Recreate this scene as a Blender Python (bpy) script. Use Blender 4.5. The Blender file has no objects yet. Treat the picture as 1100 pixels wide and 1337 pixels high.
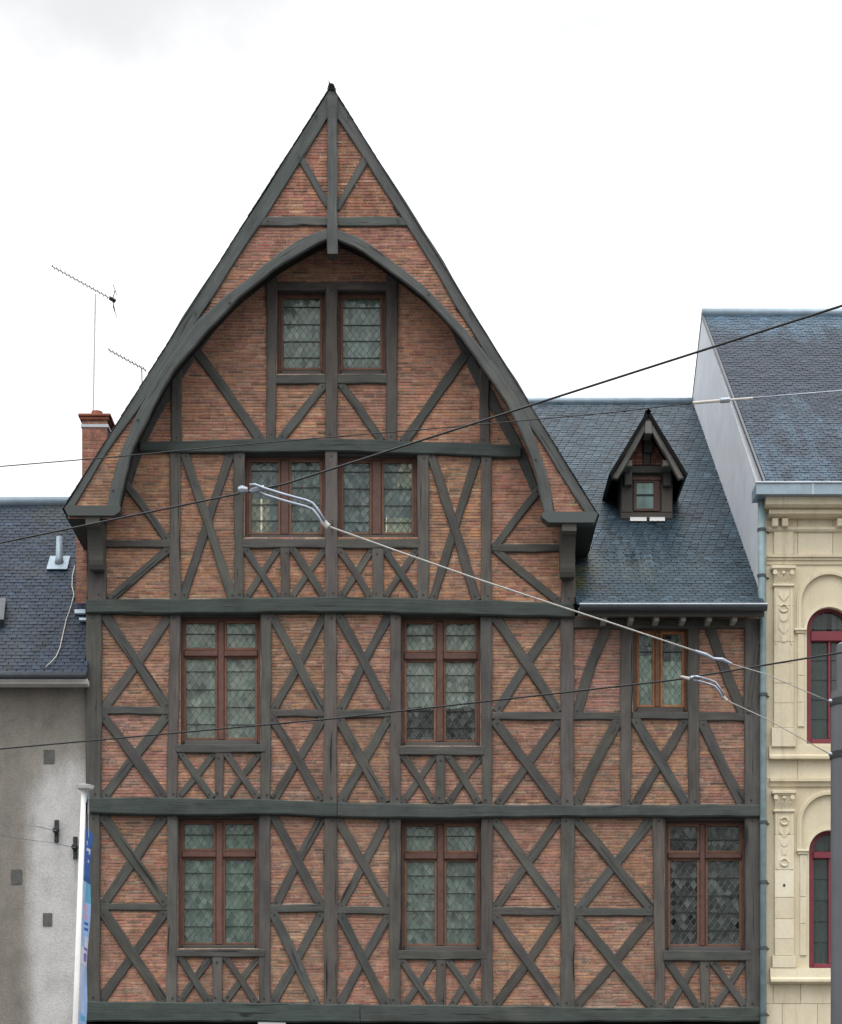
import bpy, bmesh, math, random
from mathutils import Vector, noise as mnoise
random.seed(11)
R = random.random
def U(a, b): return a + (b - a) * R()
sc = bpy.context.scene
COL = sc.collection

# ------------------------------------------------------------------ camera, world, sun, exposure
D, S, HX, HY, EYE = 30.0, 90.0, 550.0, 1530.0, 1.65      # camera distance, image pixels per metre, image centre column, horizon row, eye height
cam_d = bpy.data.cameras.new('camera')
cam = bpy.data.objects.new('camera', cam_d); COL.objects.link(cam)
cam.location = (0, -D, EYE); cam.rotation_euler = (math.pi / 2, 0, 0)
cam_d.sensor_fit = 'HORIZONTAL'; cam_d.sensor_width = 36.0
cam_d.lens = 36.0 * D / (1100.0 / S)
cam_d.shift_y = (HY - 668.5) / 1100.0
cam_d.clip_end = 3000
sc.camera = cam

SUN_EL, SUN_AZ = math.radians(60), math.radians(-20)     # high, a little left of the viewer, behind cloud
world = bpy.data.worlds.new('World'); sc.world = world; world.use_nodes = True
wn, wl = world.node_tree.nodes, world.node_tree.links
wn.clear()
wo = wn.new('ShaderNodeOutputWorld'); bg = wn.new('ShaderNodeBackground')
sky = wn.new('ShaderNodeTexSky'); sky.sky_type = 'NISHITA'; sky.sun_disc = False
sky.sun_elevation = SUN_EL; sky.sun_rotation = math.pi + SUN_AZ
tc = wn.new('ShaderNodeTexCoord')
nz = wn.new('ShaderNodeTexNoise'); nz.inputs['Scale'].default_value = 2.6; nz.inputs['Detail'].default_value = 6; nz.inputs['Roughness'].default_value = .55
wl.new(tc.outputs['Generated'], nz.inputs['Vector'])
rp = wn.new('ShaderNodeValToRGB')
rp.color_ramp.elements[0].position = .20; rp.color_ramp.elements[0].color = (.72, .76, .82, 1)
rp.color_ramp.elements[1].position = .33; rp.color_ramp.elements[1].color = (1.0, 1.0, 1.0, 1)
wl.new(nz.outputs['Fac'], rp.inputs['Fac'])
# one greyer bank of cloud high on the left
cd = Vector((-4.3, 30, 18.3)).normalized()
vm = wn.new('ShaderNodeVectorMath'); vm.operation = 'SUBTRACT'; vm.inputs[1].default_value = cd
wl.new(tc.outputs['Generated'], vm.inputs[0])
vs = wn.new('ShaderNodeVectorMath'); vs.operation = 'MULTIPLY'; vs.inputs[1].default_value = (.62, 1, 1.3)
wl.new(vm.outputs[0], vs.inputs[0])
vl = wn.new('ShaderNodeVectorMath'); vl.operation = 'LENGTH'; wl.new(vs.outputs[0], vl.inputs[0])
n2 = wn.new('ShaderNodeTexNoise'); n2.inputs['Scale'].default_value = 9; n2.inputs['Detail'].default_value = 5
wl.new(tc.outputs['Generated'], n2.inputs['Vector'])
ma = wn.new('ShaderNodeMath'); ma.operation = 'MULTIPLY_ADD'; ma.inputs[1].default_value = .26; wl.new(n2.outputs['Fac'], ma.inputs[0]); wl.new(vl.outputs['Value'], ma.inputs[2])
mr = wn.new('ShaderNodeMapRange'); mr.interpolation_type = 'SMOOTHSTEP'
mr.inputs['From Min'].default_value = .17; mr.inputs['From Max'].default_value = .335; mr.inputs['To Min'].default_value = .50; mr.inputs['To Max'].default_value = 1.0
wl.new(ma.outputs[0], mr.inputs['Value'])
cl = wn.new('ShaderNodeMixRGB'); cl.blend_type = 'MULTIPLY'; cl.inputs['Fac'].default_value = 1
wl.new(rp.outputs['Color'], cl.inputs['Color1']); wl.new(mr.outputs['Result'], cl.inputs['Color2'])
br = wn.new('ShaderNodeMixRGB'); br.blend_type = 'MULTIPLY'; br.inputs['Fac'].default_value = 1
CLOUD = 13.0
# overcast sky: the cloud deck brightens from the horizon to the zenith
sxyz = wn.new('ShaderNodeSeparateXYZ'); wl.new(tc.outputs['Generated'], sxyz.inputs[0])
gr = wn.new('ShaderNodeMapRange'); gr.inputs['From Min'].default_value = 0; gr.inputs['From Max'].default_value = 1; gr.inputs['To Min'].default_value = .46; gr.inputs['To Max'].default_value = 2.4
wl.new(sxyz.outputs['Z'], gr.inputs['Value'])
gm = wn.new('ShaderNodeMixRGB'); gm.blend_type = 'MULTIPLY'; gm.inputs['Fac'].default_value = 1
br.inputs['Color2'].default_value = (CLOUD, CLOUD, CLOUD * 1.01, 1); wl.new(cl.outputs['Color'], gm.inputs['Color1']); wl.new(gr.outputs['Result'], gm.inputs['Color2']); wl.new(gm.outputs['Color'], br.inputs['Color1'])
mx = wn.new('ShaderNodeMixRGB'); mx.inputs['Fac'].default_value = .93
wl.new(sky.outputs['Color'], mx.inputs['Color1']); wl.new(br.outputs['Color'], mx.inputs['Color2'])
wl.new(mx.outputs['Color'], bg.inputs['Color']); bg.inputs['Strength'].default_value = .1
wl.new(bg.outputs['Background'], wo.inputs['Surface'])

sun_d = bpy.data.lights.new('sun', 'SUN'); sun_d.energy = 1.0; sun_d.angle = math.radians(35); sun_d.color = (1, .97, .93)
sun = bpy.data.objects.new('sun', sun_d); COL.objects.link(sun); sun.location = (0, -20, 40)
sdir = Vector((math.sin(SUN_AZ) * math.cos(SUN_EL), -math.cos(SUN_AZ) * math.cos(SUN_EL), math.sin(SUN_EL)))
sun.rotation_euler = (-sdir).to_track_quat('-Z', 'Y').to_euler()

vw = sc.view_settings
vw.view_transform = 'Standard'; vw.look = 'None'; vw.exposure = 0.0; vw.gamma = 1.0; vw.use_curve_mapping = False

# ------------------------------------------------------------------ helpers
def W(px, py, y=0.0):
    """image pixel (px, py) of a point standing at depth y -> world"""
    k = (D + y) / (D * S)
    return Vector(((px - HX) * k, y, EYE + (HY - py) * k))
def P(x, y, z):
    """world -> image pixel"""
    k = D * S / (D + y)
    return HX + x * k, HY - (z - EYE) * k

WLOC = {}
class MB:
    def __init__(s): s.v = []; s.f = []; s.uv = []; s.c = []
    def face(s, pts, col=None, uv=None):
        n = len(s.v); s.v += [tuple(p) for p in pts]; s.f.append(tuple(range(n, n + len(pts))))
        s.uv.append(uv); s.c.append(col)
    def mesh(s, vs, fs, col=None, uvs=None):
        n = len(s.v); s.v += [tuple(p) for p in vs]
        for i, f in enumerate(fs):
            s.f.append(tuple(n + k for k in f)); s.c.append(col); s.uv.append(uvs[i] if uvs else None)
    def box(s, x0, x1, y0, y1, z0, z1, col=None, back=True):
        vs = [(x0, y0, z0), (x1, y0, z0), (x1, y0, z1), (x0, y0, z1), (x0, y1, z0), (x1, y1, z0), (x1, y1, z1), (x0, y1, z1)]
        fs = [(0, 1, 2, 3), (1, 5, 6, 2), (4, 0, 3, 7), (3, 2, 6, 7), (4, 5, 1, 0)]
        if back: fs.append((5, 4, 7, 6))
        s.mesh(vs, fs, col)
    def pbox(s, px0, px1, py0, py1, yf, yb, col=None):
        a = W(px0, py1, yf); b = W(px1, py0, yf); s.box(a.x, b.x, yf, yb, a.z, b.z, col)
    def bbox(s, x0, x1, y0, y1, z0, z1, c=.006, col=None):
        """box with chamfered front edges (front is -y)"""
        vs = [(x0, y1, z0), (x1, y1, z0), (x1, y1, z1), (x0, y1, z1), (x0, y0 + c, z0), (x1, y0 + c, z0), (x1, y0 + c, z1), (x0, y0 + c, z1),
              (x0 + c, y0, z0 + c), (x1 - c, y0, z0 + c), (x1 - c, y0, z1 - c), (x0 + c, y0, z1 - c)]
        fs = [(8, 9, 10, 11), (4, 5, 9, 8), (5, 6, 10, 9), (6, 7, 11, 10), (7, 4, 8, 11), (0, 1, 5, 4), (1, 2, 6, 5), (2, 3, 7, 6), (3, 0, 4, 7), (1, 0, 3, 2)]
        s.mesh(vs, fs, col)
    def pbbox(s, px0, px1, py0, py1, yf, yb, c=.006, col=None):
        a = W(px0, py1, yf); b = W(px1, py0, yf); s.bbox(a.x, b.x, yf, yb, a.z, b.z, c, col)
    def prism(s, pts, d, col=None):
        """closed polygon pts (3d) extruded by vector d"""
        n = len(pts); d = Vector(d); vs = [Vector(p) for p in pts] + [Vector(p) + d for p in pts]
        fs = [tuple(range(n)), tuple(range(2 * n - 1, n - 1, -1))] + [(i, i + n, (i + 1) % n + n, (i + 1) % n) for i in range(n)]
        s.mesh(vs, fs, col)
    def tube(s, path, r, n=8, col=None, cap=True):
        path = [Vector(p) for p in path]; m = len(path); vs = []
        rs = r if isinstance(r, (list, tuple)) else [r] * m
        for i, p in enumerate(path):
            t = (path[min(i + 1, m - 1)] - path[max(i - 1, 0)]).normalized()
            a = Vector((0, 0, 1)) if abs(t.z) < .9 else Vector((1, 0, 0))
            u = t.cross(a).normalized(); w = t.cross(u)
            vs += [p + (u * math.cos(2 * math.pi * k / n) + w * math.sin(2 * math.pi * k / n)) * rs[i] for k in range(n)]
        fs = [(i * n + k, i * n + (k + 1) % n, (i + 1) * n + (k + 1) % n, (i + 1) * n + k) for i in range(m - 1) for k in range(n)]
        if cap: fs += [tuple(range(n - 1, -1, -1)), tuple(range((m - 1) * n, m * n))]
        s.mesh(vs, fs, col)
    def ribbon(s, A, B, yf, depth, n=None, jit=.005, c=.012, taper=None):
        """timber whose front face runs between two edges given in image pixels; front at depth yf"""
        if n is None:
            L = sum(math.dist(A[i], A[i + 1]) for i in range(len(A) - 1)); n = max(3, int(L / 22) + 2)
        a = resample(A, n); b = resample(B, n); yb = yf + depth
        ph = [U(0, 6.3) for _ in range(6)]; f1, f2 = U(.04, .07), U(.11, .19)
        vs = []; uvs = []; sl = 0; off = U(0, 40); pa = None
        for i in range(n):
            q = W(a[i][0], a[i][1], yf); r = W(b[i][0], b[i][1], yf)
            t = (r - q); w = t.length; t = t / max(w, 1e-6)
            k = i * 22.
            q = q - t * jit * (math.sin(k * f1 + ph[0]) + .6 * math.sin(k * f2 + ph[1]))
            r = r + t * jit * (math.sin(k * f1 + ph[2]) + .6 * math.sin(k * f2 + ph[3]))
            cc = min(c, w * .25)
            if pa is not None: sl += (q - pa).length
            pa = q.copy()
            ring = [(q, yb), (q, yf + cc), (q + t * cc, yf), (r - t * cc, yf), (r, yf + cc), (r, yb)]
            vs += [(p.x, yy, p.z) for p, yy in ring]
            uvs.append([(sl + off, v + off) for v in (-depth, 0, cc * .7, w - cc * .7, w, w + depth)])
        fs = []; fu = []
        for i in range(n - 1):
            for k in range(6):
                k2 = (k + 1) % 6
                fs.append((i * 6 + k, i * 6 + k2, (i + 1) * 6 + k2, (i + 1) * 6 + k)); fu.append([uvs[i][k], uvs[i][k2], uvs[i + 1][k2], uvs[i + 1][k]])
        for i in (0, n - 1):
            fs.append(tuple(i * 6 + k for k in range(6))); fu.append([uvs[i][k] for k in range(6)])
        s.mesh(vs, fs, None, fu)
    def beam(s, pts, w, yf, depth, **kw):
        w = w if isinstance(w, (list, tuple)) else [w] * len(pts)
        A = []; B = []
        for i, p in enumerate(pts):
            q0 = pts[max(i - 1, 0)]; q1 = pts[min(i + 1, len(pts) - 1)]
            dx, dy = q1[0] - q0[0], q1[1] - q0[1]; l = math.hypot(dx, dy); nx, ny = -dy / l, dx / l
            A.append((p[0] + nx * w[i] / 2, p[1] + ny * w[i] / 2)); B.append((p[0] - nx * w[i] / 2, p[1] - ny * w[i] / 2))
        s.ribbon(A, B, yf, depth, **kw)
    def build(s, name, mat, parent=None, kind=None, color=None, recalc=True, smooth=False, origin=None, label=None, cat=None, group=None):
        xs = [p[0] for p in s.v]; ys = [p[1] for p in s.v]; zs = [p[2] for p in s.v]
        o0 = Vector(origin) if origin is not None else Vector(((min(xs) + max(xs)) / 2, (min(ys) + max(ys)) / 2, min(zs)))
        me = bpy.data.meshes.new(name)
        me.from_pydata([(p[0] - o0.x, p[1] - o0.y, p[2] - o0.z) for p in s.v], [], s.f)
        if any(u for u in s.uv):
            lay = me.uv_layers.new(name='UVMap'); buf = []
            for f, u in zip(s.f, s.uv):
                for k in range(len(f)): buf += list(u[k]) if u else [0, 0]
            lay.data.foreach_set('uv', buf)
        if any(c for c in s.c):
            at = me.color_attributes.new('Col', 'FLOAT_COLOR', 'CORNER'); buf = []
            for f, c in zip(s.f, s.c):
                c = c or (.5, .5, .5); buf += [c[0], c[1], c[2], c[3] if len(c) > 3 else 1.0] * len(f)
            at.data.foreach_set('color', buf)
        if recalc:
            bm = bmesh.new(); bm.from_mesh(me); bmesh.ops.recalc_face_normals(bm, faces=bm.faces); bm.to_mesh(me); bm.free()
        if smooth: me.polygons.foreach_set('use_smooth', [True] * len(me.polygons))
        me.materials.append(mat); me.update()
        o = bpy.data.objects.new(name, me); COL.objects.link(o)
        place(o, o0, parent)
        if kind: o['kind'] = kind
        if color: o.color = (*color, 1)
        tag(o, label, cat, group)
        return o
def place(o, w, parent):
    w = Vector(w); WLOC[o.name] = w
    if parent is not None: o.parent = parent; o.location = w - WLOC[parent.name]
    else: o.location = w
def tag(o, label=None, cat=None, group=None):
    if label: o['label'] = label
    if cat: o['category'] = cat
    if group: o['group'] = group
def thing(name, loc, label, cat, group=None):
    o = bpy.data.objects.new(name, None); o.empty_display_size = .3; COL.objects.link(o); place(o, loc, None); tag(o, label, cat, group); return o
def resample(pts, n):
    pts = [tuple(p) for p in pts]
    if len(pts) == 2: dense = pts
    else:
        dense = []
        e = [(2 * pts[0][0] - pts[1][0], 2 * pts[0][1] - pts[1][1])] + pts + [(2 * pts[-1][0] - pts[-2][0], 2 * pts[-1][1] - pts[-2][1])]
        for i in range(1, len(e) - 2):
            for k in range(8):
                t = k / 8; p0, p1, p2, p3 = e[i - 1:i + 3]
                dense.append(tuple(.5 * (2 * p1[j] + (p2[j] - p0[j]) * t + (2 * p0[j] - 5 * p1[j] + 4 * p2[j] - p3[j]) * t * t + (3 * p1[j] - p0[j] - 3 * p2[j] + p3[j]) * t ** 3) for j in (0, 1)))
        dense.append(pts[-1])
    cum = [0]
    for i in range(1, len(dense)): cum.append(cum[-1] + math.dist(dense[i], dense[i - 1]))
    out = []; j = 0
    for i in range(n):
        t = cum[-1] * i / (n - 1)
        while j < len(cum) - 2 and cum[j + 1] < t: j += 1
        f = (t - cum[j]) / max(cum[j + 1] - cum[j], 1e-9); f = min(max(f, 0), 1)
        out.append((dense[j][0] + (dense[j + 1][0] - dense[j][0]) * f, dense[j][1] + (dense[j + 1][1] - dense[j][1]) * f))
    return out
def interp(tab, v):
    """tab: [(v, x)...] rising in v"""
    if v <= tab[0][0]: return tab[0][1]
    for (a, x), (b, y) in zip(tab, tab[1:]):
        if v <= b: return x + (y - x) * (v - a) / (b - a)
    return tab[-1][1]

# ------------------------------------------------------------------ materials
class NT:
    def __init__(s, name):
        s.m = bpy.data.materials.new(name); s.m.use_nodes = True; s.n = s.m.node_tree.nodes; s.l = s.m.node_tree.links
        s.b = s.n['Principled BSDF']
    def new(s, t, **kw):
        x = s.n.new(t)
        for k, v in kw.items():
            if k in x.inputs: x.inputs[k].default_value = v
            else: setattr(x, k, v)
        return x
    def noise(s, vec, scale, detail=4, rough=.55, dist=0):
        x = s.new('ShaderNodeTexNoise', Scale=scale, Detail=detail, Roughness=rough, Distortion=dist); s.l.new(vec, x.inputs['Vector']); return x.outputs['Fac']
    def ramp(s, fac, *stops):
        r = s.new('ShaderNodeValToRGB'); el = r.color_ramp.elements
        while len(el) < len(stops): el.new(.5)
        for e, (p, c) in zip(el, stops): e.position = p; e.color = (*c, 1) if len(c) == 3 else c
        s.l.new(fac, r.inputs['Fac']); return r.outputs['Color']
    def mix(s, mode, fac, a, b):
        x = s.new('ShaderNodeMixRGB', blend_type=mode)
        for k, v in (('Fac', fac), ('Color1', a), ('Color2', b)):
            if hasattr(v, 'is_output'): s.l.new(v, x.inputs[k])
            else: x.inputs[k].default_value = v if k == 'Fac' else ((*v, 1) if len(v) == 3 else v)
        return x.outputs['Color']
    def scale(s, vec, sx, sy, sz):
        x = s.new('ShaderNodeMapping'); x.inputs['Scale'].default_value = (sx, sy, sz); s.l.new(vec, x.inputs['Vector']); return x.outputs['Vector']
    def bump(s, h, strength=.3, dist=.01):
        x = s.new('ShaderNodeBump', Strength=strength, Distance=dist); s.l.new(h, x.inputs['Height']); s.l.new(x.outputs['Normal'], s.b.inputs['Normal'])
    def base(s, c):
        if hasattr(c, 'is_output'): s.l.new(c, s.b.inputs['Base Color'])
        else: s.b.inputs['Base Color'].default_value = (*c, 1)
    def pos(s): return s.new('ShaderNodeNewGeometry').outputs['Position']
    def attr(s, n='Col'): return s.new('ShaderNodeVertexColor', layer_name=n).outputs['Color']
    def rough(s, v, spec=None):
        if hasattr(v, 'is_output'): s.l.new(v, s.b.inputs['Roughness'])
        else: s.b.inputs['Roughness'].default_value = v
        if spec is not None: s.b.inputs['Specular IOR Level'].default_value = spec
G = lambda v: (v, v, v)
M = {}
def m_timber():
    t = NT('painted_oak'); uv = t.new('ShaderNodeTexCoord').outputs['UV']; oi = t.new('ShaderNodeObjectInfo').outputs['Color']
    g1 = t.noise(t.scale(uv, 1.1, 34, 1), 1.0, 6, .65); g2 = t.noise(t.scale(uv, 2.2, 5, 1), 1.0, 4, .6); g3 = t.noise(t.pos(), 1.7, 4)
    c = t.mix('MULTIPLY', 1, oi, t.ramp(g1, (.28, G(.72)), (.5, G(1.0)), (.75, G(1.25))))
    c = t.mix('MULTIPLY', 1, c, t.ramp(g2, (.3, (.70, .69, .66)), (.5, G(1)), (.70, (1.30, 1.27, 1.18))))
    c = t.mix('MIX', t.ramp(g3, (.55, G(0)), (.75, G(.28))), c, (.13, .115, .09))
    ck = t.ramp(t.noise(t.scale(uv, .9, 17, 1), 1.0, 2, .4, .6), (.29, G(.2)), (.33, G(1)))
    c = t.mix('MULTIPLY', 1, c, ck)
    t.base(c); t.rough(.72, .35)
    h = t.mix('MULTIPLY', 1, g1, ck); t.bump(h, .45, .012); return t.m
def m_brick():
    t = NT('old_brick'); p = t.pos(); a = t.attr()
    f = t.noise(t.scale(p, 1, 1, 2.5), 42, 4, .6); g = t.noise(p, .9, 4, .6); h = t.noise(t.scale(p, 2.5, 2.5, .5), 1.6, 4)
    f2 = t.noise(p, 9, 5, .65)
    c = t.mix('MULTIPLY', 1, a, t.ramp(f, (.25, G(.66)), (.5, G(1)), (.75, G(1.28))))
    c = t.mix('MULTIPLY', 1, c, t.ramp(f2, (.3, (.62, .64, .66)), (.5, G(1)), (.7, (1.28, 1.22, 1.15))))
    c = t.mix('MIX', t.ramp(g, (.48, G(0)), (.72, G(.45))), c, (.17, .125, .095))
    c = t.mix('MIX', t.ramp(h, (.58, G(0)), (.74, G(.4))), c, (.10, .085, .07))
    t.base(c); t.rough(.9, .2); t.bump(f, .5, .006); return t.m
def m_mortar():
    t = NT('lime_mortar'); p = t.pos(); f = t.noise(p, 30, 4); g = t.noise(p, .9, 4, .6)
    c = t.ramp(f, (.25, (.30, .212, .162)), (.7, (.48, .358, .278)))
    f2 = t.noise(p, 9, 5, .65); c = t.mix('MULTIPLY', 1, c, t.ramp(f2, (.3, (.62, .64, .66)), (.5, G(1)), (.7, (1.25, 1.2, 1.15))))
    c = t.mix('MIX', t.ramp(g, (.48, G(0)), (.72, G(.4))), c, (.14, .105, .08)); t.base(c); t.rough(.95, .1); t.bump(f, .5, .006); return t.m
def m_slate(stained=False):
    t = NT('stained_slate' if stained else 'slate'); p = t.pos(); a = t.attr(); oi = t.new('ShaderNodeObjectInfo').outputs['Color']
    f = t.noise(p, 25, 4); g = t.noise(t.scale(p, 1.6, .45, .45), 1.5, 5, .62); q = t.noise(p, .8, 4)
    c = t.mix('MULTIPLY', 1, a, oi)
    c = t.mix('MULTIPLY', 1, c, t.ramp(f, (.3, G(.75)), (.7, G(1.25))))
    if stained:      # dark lichen below a rain-washed strip along the ridge
        sx = t.new('ShaderNodeSeparateXYZ'); t.l.new(p, sx.inputs[0])
        mz = t.new('ShaderNodeMapRange'); mz.inputs['From Min'].default_value = 16.5; mz.inputs['From Max'].default_value = 15.3; mz.inputs['To Min'].default_value = -.25; mz.inputs['To Max'].default_value = .30; t.l.new(sx.outputs['Z'], mz.inputs['Value'])
        g2 = t.noise(t.scale(p, 2.6, .4, .4), 1.6, 6, .65); ad = t.new('ShaderNodeMath', operation='ADD'); t.l.new(g2, ad.inputs[0]); t.l.new(mz.outputs[0], ad.inputs[1])
        mz2 = t.new('ShaderNodeMapRange'); mz2.inputs['From Min'].default_value = 15.0; mz2.inputs['From Max'].default_value = 12.6; mz2.inputs['To Min'].default_value = 0; mz2.inputs['To Max'].default_value = .26; t.l.new(sx.outputs['Z'], mz2.inputs['Value'])
        sb = t.new('ShaderNodeMath', operation='SUBTRACT'); t.l.new(ad.outputs[0], sb.inputs[0]); t.l.new(mz2.outputs[0], sb.inputs[1])
        c = t.mix('MIX', t.ramp(sb.outputs[0], (.40, G(0)), (.64, G(.85))), c, (.013, .020, .034))
    else:
        c = t.mix('MIX', t.ramp(g, (.53, G(0)), (.68, G(.5))), c, (.010, .012, .016))
        c = t.mix('MIX', t.ramp(q, (.55, G(0)), (.70, G(.30))), c, (.065, .072, .055))
    if not stained:
        s3 = t.new('ShaderNodeSeparateXYZ'); t.l.new(p, s3.inputs[0])
        def band(o, a, b_, c_, d):
            m1 = t.new('ShaderNodeMapRange', interpolation_type='SMOOTHSTEP'); m1.inputs['From Min'].default_value = a; m1.inputs['From Max'].default_value = b_; t.l.new(o, m1.inputs['Value'])
            m2 = t.new('ShaderNodeMapRange', interpolation_type='SMOOTHSTEP'); m2.inputs['From Min'].default_value = d; m2.inputs['From Max'].default_value = c_; t.l.new(o, m2.inputs['Value'])
            k_ = t.new('ShaderNodeMath', operation='MULTIPLY'); t.l.new(m1.outputs[0], k_.inputs[0]); t.l.new(m2.outputs[0], k_.inputs[1]); return k_.outputs[0]
        def mul(a, b_):
            k_ = t.new('ShaderNodeMath', operation='MULTIPLY'); t.l.new(a, k_.inputs[0]); t.l.new(b_, k_.inputs[1]); return k_.outputs[0]
        run = t.ramp(t.noise(t.scale(p, 9, .5, .5), 1.3, 4), (.45, G(0)), (.66, G(.38)))
        c = t.mix('MIX', mul(mul(band(s3.outputs['X'], 2.7, 3.1, 3.6, 4.1), band(s3.outputs['Z'], 10.2, 10.7, 11.4, 12.0)), run), c, (.12, .14, .145))
        ms = t.ramp(t.noise(p, 5, 4), (.42, G(0)), (.6, G(.8)))
        c = t.mix('MIX', mul(mul(band(s3.outputs['X'], 1.5, 2.0, 2.45, 2.8), band(s3.outputs['Z'], 9.9, 10.3, 11.0, 11.7)), ms), c, (.075, .075, .030))
    t.base(c); t.rough(.5, .13); t.bump(f, .25, .004); return t.m
def simple(name, col, rough=.6, spec=.4, var=.2, sc_=6, metal=0, bump=0, obj=False):
    t = NT(name); f = t.noise(t.pos(), sc_, 5, .6)
    src = t.new('ShaderNodeObjectInfo').outputs['Color'] if obj else col
    t.base(t.mix('MULTIPLY', 1, src, t.ramp(f, (.25, G(1 - var)), (.75, G(1 + var))))); t.rough(rough, spec)
    t.b.inputs['Metallic'].default_value = metal
    if bump: t.bump(f, bump, .01)
    return t.m
def m_glass():
    t = NT('old_leaded_glass'); a = t.attr()
    tr = t.new('ShaderNodeBsdfTransparent'); gl = t.new('ShaderNodeBsdfGlossy', Roughness=.04); df = t.new('ShaderNodeBsdfDiffuse')
    df.inputs['Color'].default_value = (.34, .40, .37, 1)
    vc = [n for n in t.n if n.bl_idname == 'ShaderNodeVertexColor'][0]
    t.l.new(a, tr.inputs['Color'])
    m0 = t.new('ShaderNodeMixShader'); t.l.new(vc.outputs['Alpha'], m0.inputs[0]); t.l.new(tr.outputs[0], m0.inputs[1]); t.l.new(df.outputs[0], m0.inputs[2])
    fr = t.new('ShaderNodeFresnel', IOR=1.5); m1 = t.new('ShaderNodeMixShader')
    t.l.new(fr.outputs[0], m1.inputs[0]); t.l.new(m0.outputs[0], m1.inputs[1]); t.l.new(gl.outputs[0], m1.inputs[2])
    t.l.new(m1.outputs[0], t.n['Material Output'].inputs['Surface']); return t.m
def m_cloth():
    t = NT('net_curtain'); oi = t.new('ShaderNodeObjectInfo').outputs['Color']; p = t.pos()
    f = t.noise(t.scale(p, 14, 1, 1.2), 1.0, 3); g = t.noise(p, 3.2, 4)
    c = t.mix('MULTIPLY', 1, oi, t.ramp(f, (.3, G(.8)), (.7, G(1.15)))); c = t.mix('MULTIPLY', 1, c, t.ramp(g, (.3, G(.7)), (.65, G(1.15))))
    t.base(c); t.rough(.9, .1); return t.m
def m_stone():
    t = NT('cream_limestone'); p = t.pos(); oi = t.new('ShaderNodeObjectInfo').outputs['Random']
    f = t.noise(p, 22, 5, .6); g = t.noise(t.scale(p, 1, 1, .5), 1.8, 5, .6); k = t.noise(p, 7, 4)
    c = t.ramp(g, (.3, (.60, .53, .385)), (.55, (.68, .615, .465)), (.8, (.735, .68, .54)))
    c = t.mix('MULTIPLY', 1, c, t.ramp(oi, (0, (.90, .88, .84)), (1, (1.04, 1.04, 1.04))))
    c = t.mix('MULTIPLY', 1, c, t.ramp(f, (.3, G(.94)), (.6, G(1.02))))
    c = t.mix('MIX', t.ramp(k, (.62, G(0)), (.78, G(.22))), c, (.33, .27, .17))
    st = t.noise(t.scale(p, 7, 3, .55), 1.4, 5, .65); c = t.mix('MIX', t.ramp(st, (.56, G(0)), (.74, G(.45))), c, (.30, .275, .23))
    t.base(c); t.rough(.9, .15); t.bump(f, .25, .004); return t.m
def m_render():
    t = NT('stained_roughcast'); p = t.pos(); f = t.noise(p, 40, 5, .65); g = t.noise(t.scale(p, 1.5, 1, .28), 1.2, 6, .62); k = t.noise(p, 3.1, 5, .6)
    sx = t.new('ShaderNodeSeparateXYZ'); t.l.new(p, sx.inputs[0])
    # bleached, rain-washed patch along the right and lower part of the wall
    mz = t.new('ShaderNodeMapRange'); mz.inputs['From Min'].default_value = 8.0; mz.inputs['From Max'].default_value = 6.9; t.l.new(sx.outputs['Z'], mz.inputs['Value'])
    mx_ = t.new('ShaderNodeMapRange'); mx_.inputs['From Min'].default_value = -5.85; mx_.inputs['From Max'].default_value = -5.4; t.l.new(sx.outputs['X'], mx_.inputs['Value'])
    ad = t.new('ShaderNodeMath', operation='MULTIPLY'); t.l.new(mz.outputs[0], ad.inputs[0]); t.l.new(mx_.outputs[0], ad.inputs[1])
    a2 = t.new('ShaderNodeMath', operation='MULTIPLY_ADD'); t.l.new(g, a2.inputs[0]); a2.inputs[1].default_value = .75; t.l.new(ad.outputs[0], a2.inputs[2])
    c = t.ramp(a2.outputs[0], (.25, (.20, .185, .16)), (.60, (.27, .255, .228)), (1.25, (.50, .495, .485)))
    rn = t.noise(t.scale(p, 1.6, 1, 1.1), 2.4, 6, .65); c = t.mix('MULTIPLY', 1, c, t.ramp(rn, (.32, G(.84)), (.5, G(1)), (.72, G(1.05))))
    c = t.mix('MULTIPLY', 1, c, t.ramp(k, (.3, G(.90)), (.65, G(1.04)))); c = t.mix('MULTIPLY', 1, c, t.ramp(f, (.25, G(.75)), (.6, G(1.06))))
    t.base(c); t.rough(.95, .1); t.bump(f, .6, .012); return t.m
def m_vcol(name, rough=.5):
    t = NT(name); f = t.noise(t.pos(), 12, 3); t.base(t.mix('MULTIPLY', 1, t.attr(), t.ramp(f, (.3, G(.9)), (.7, G(1.08))))); t.rough(rough, .3); return t.m
M['timber'] = m_timber(); M['brick'] = m_brick(); M['mortar'] = m_mortar(); M['slate'] = m_slate(); M['slate_stained'] = m_slate(True); M['glass'] = m_glass()
M['cloth'] = m_cloth(); M['stone'] = m_stone(); M['render'] = m_render()
M['sash'] = simple('weathered_red_brown_paint', None, .6, .35, .3, 11, obj=True, bump=.15)
M['lead'] = simple('lead_came', (.27, .30, .28), .55, .5, .25, 9)
M['iron'] = simple('dark_iron', (.022, .024, .024), .6, .4, .3, 9)
M['zinc'] = simple('weathered_zinc', (.25, .325, .38), .45, .5, .18, 5, metal=.25)
M['pipe'] = simple('painted_downpipe', (.20, .275, .29), .5, .4, .25, 7)
M['zinc_dark'] = simple('dark_zinc_gutter', (.055, .065, .075), .5, .5, .2, 5, metal=.2)
M['zinc_light'] = simple('bright_zinc', (.42, .46, .50), .45, .5, .15, 5, metal=.2)
M['crimson'] = simple('crimson_paint', (.185, .028, .045), .5, .4, .15, 8)
M['white'] = simple('white_paint', (.72, .72, .70), .5, .4, .08, 5)
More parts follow.
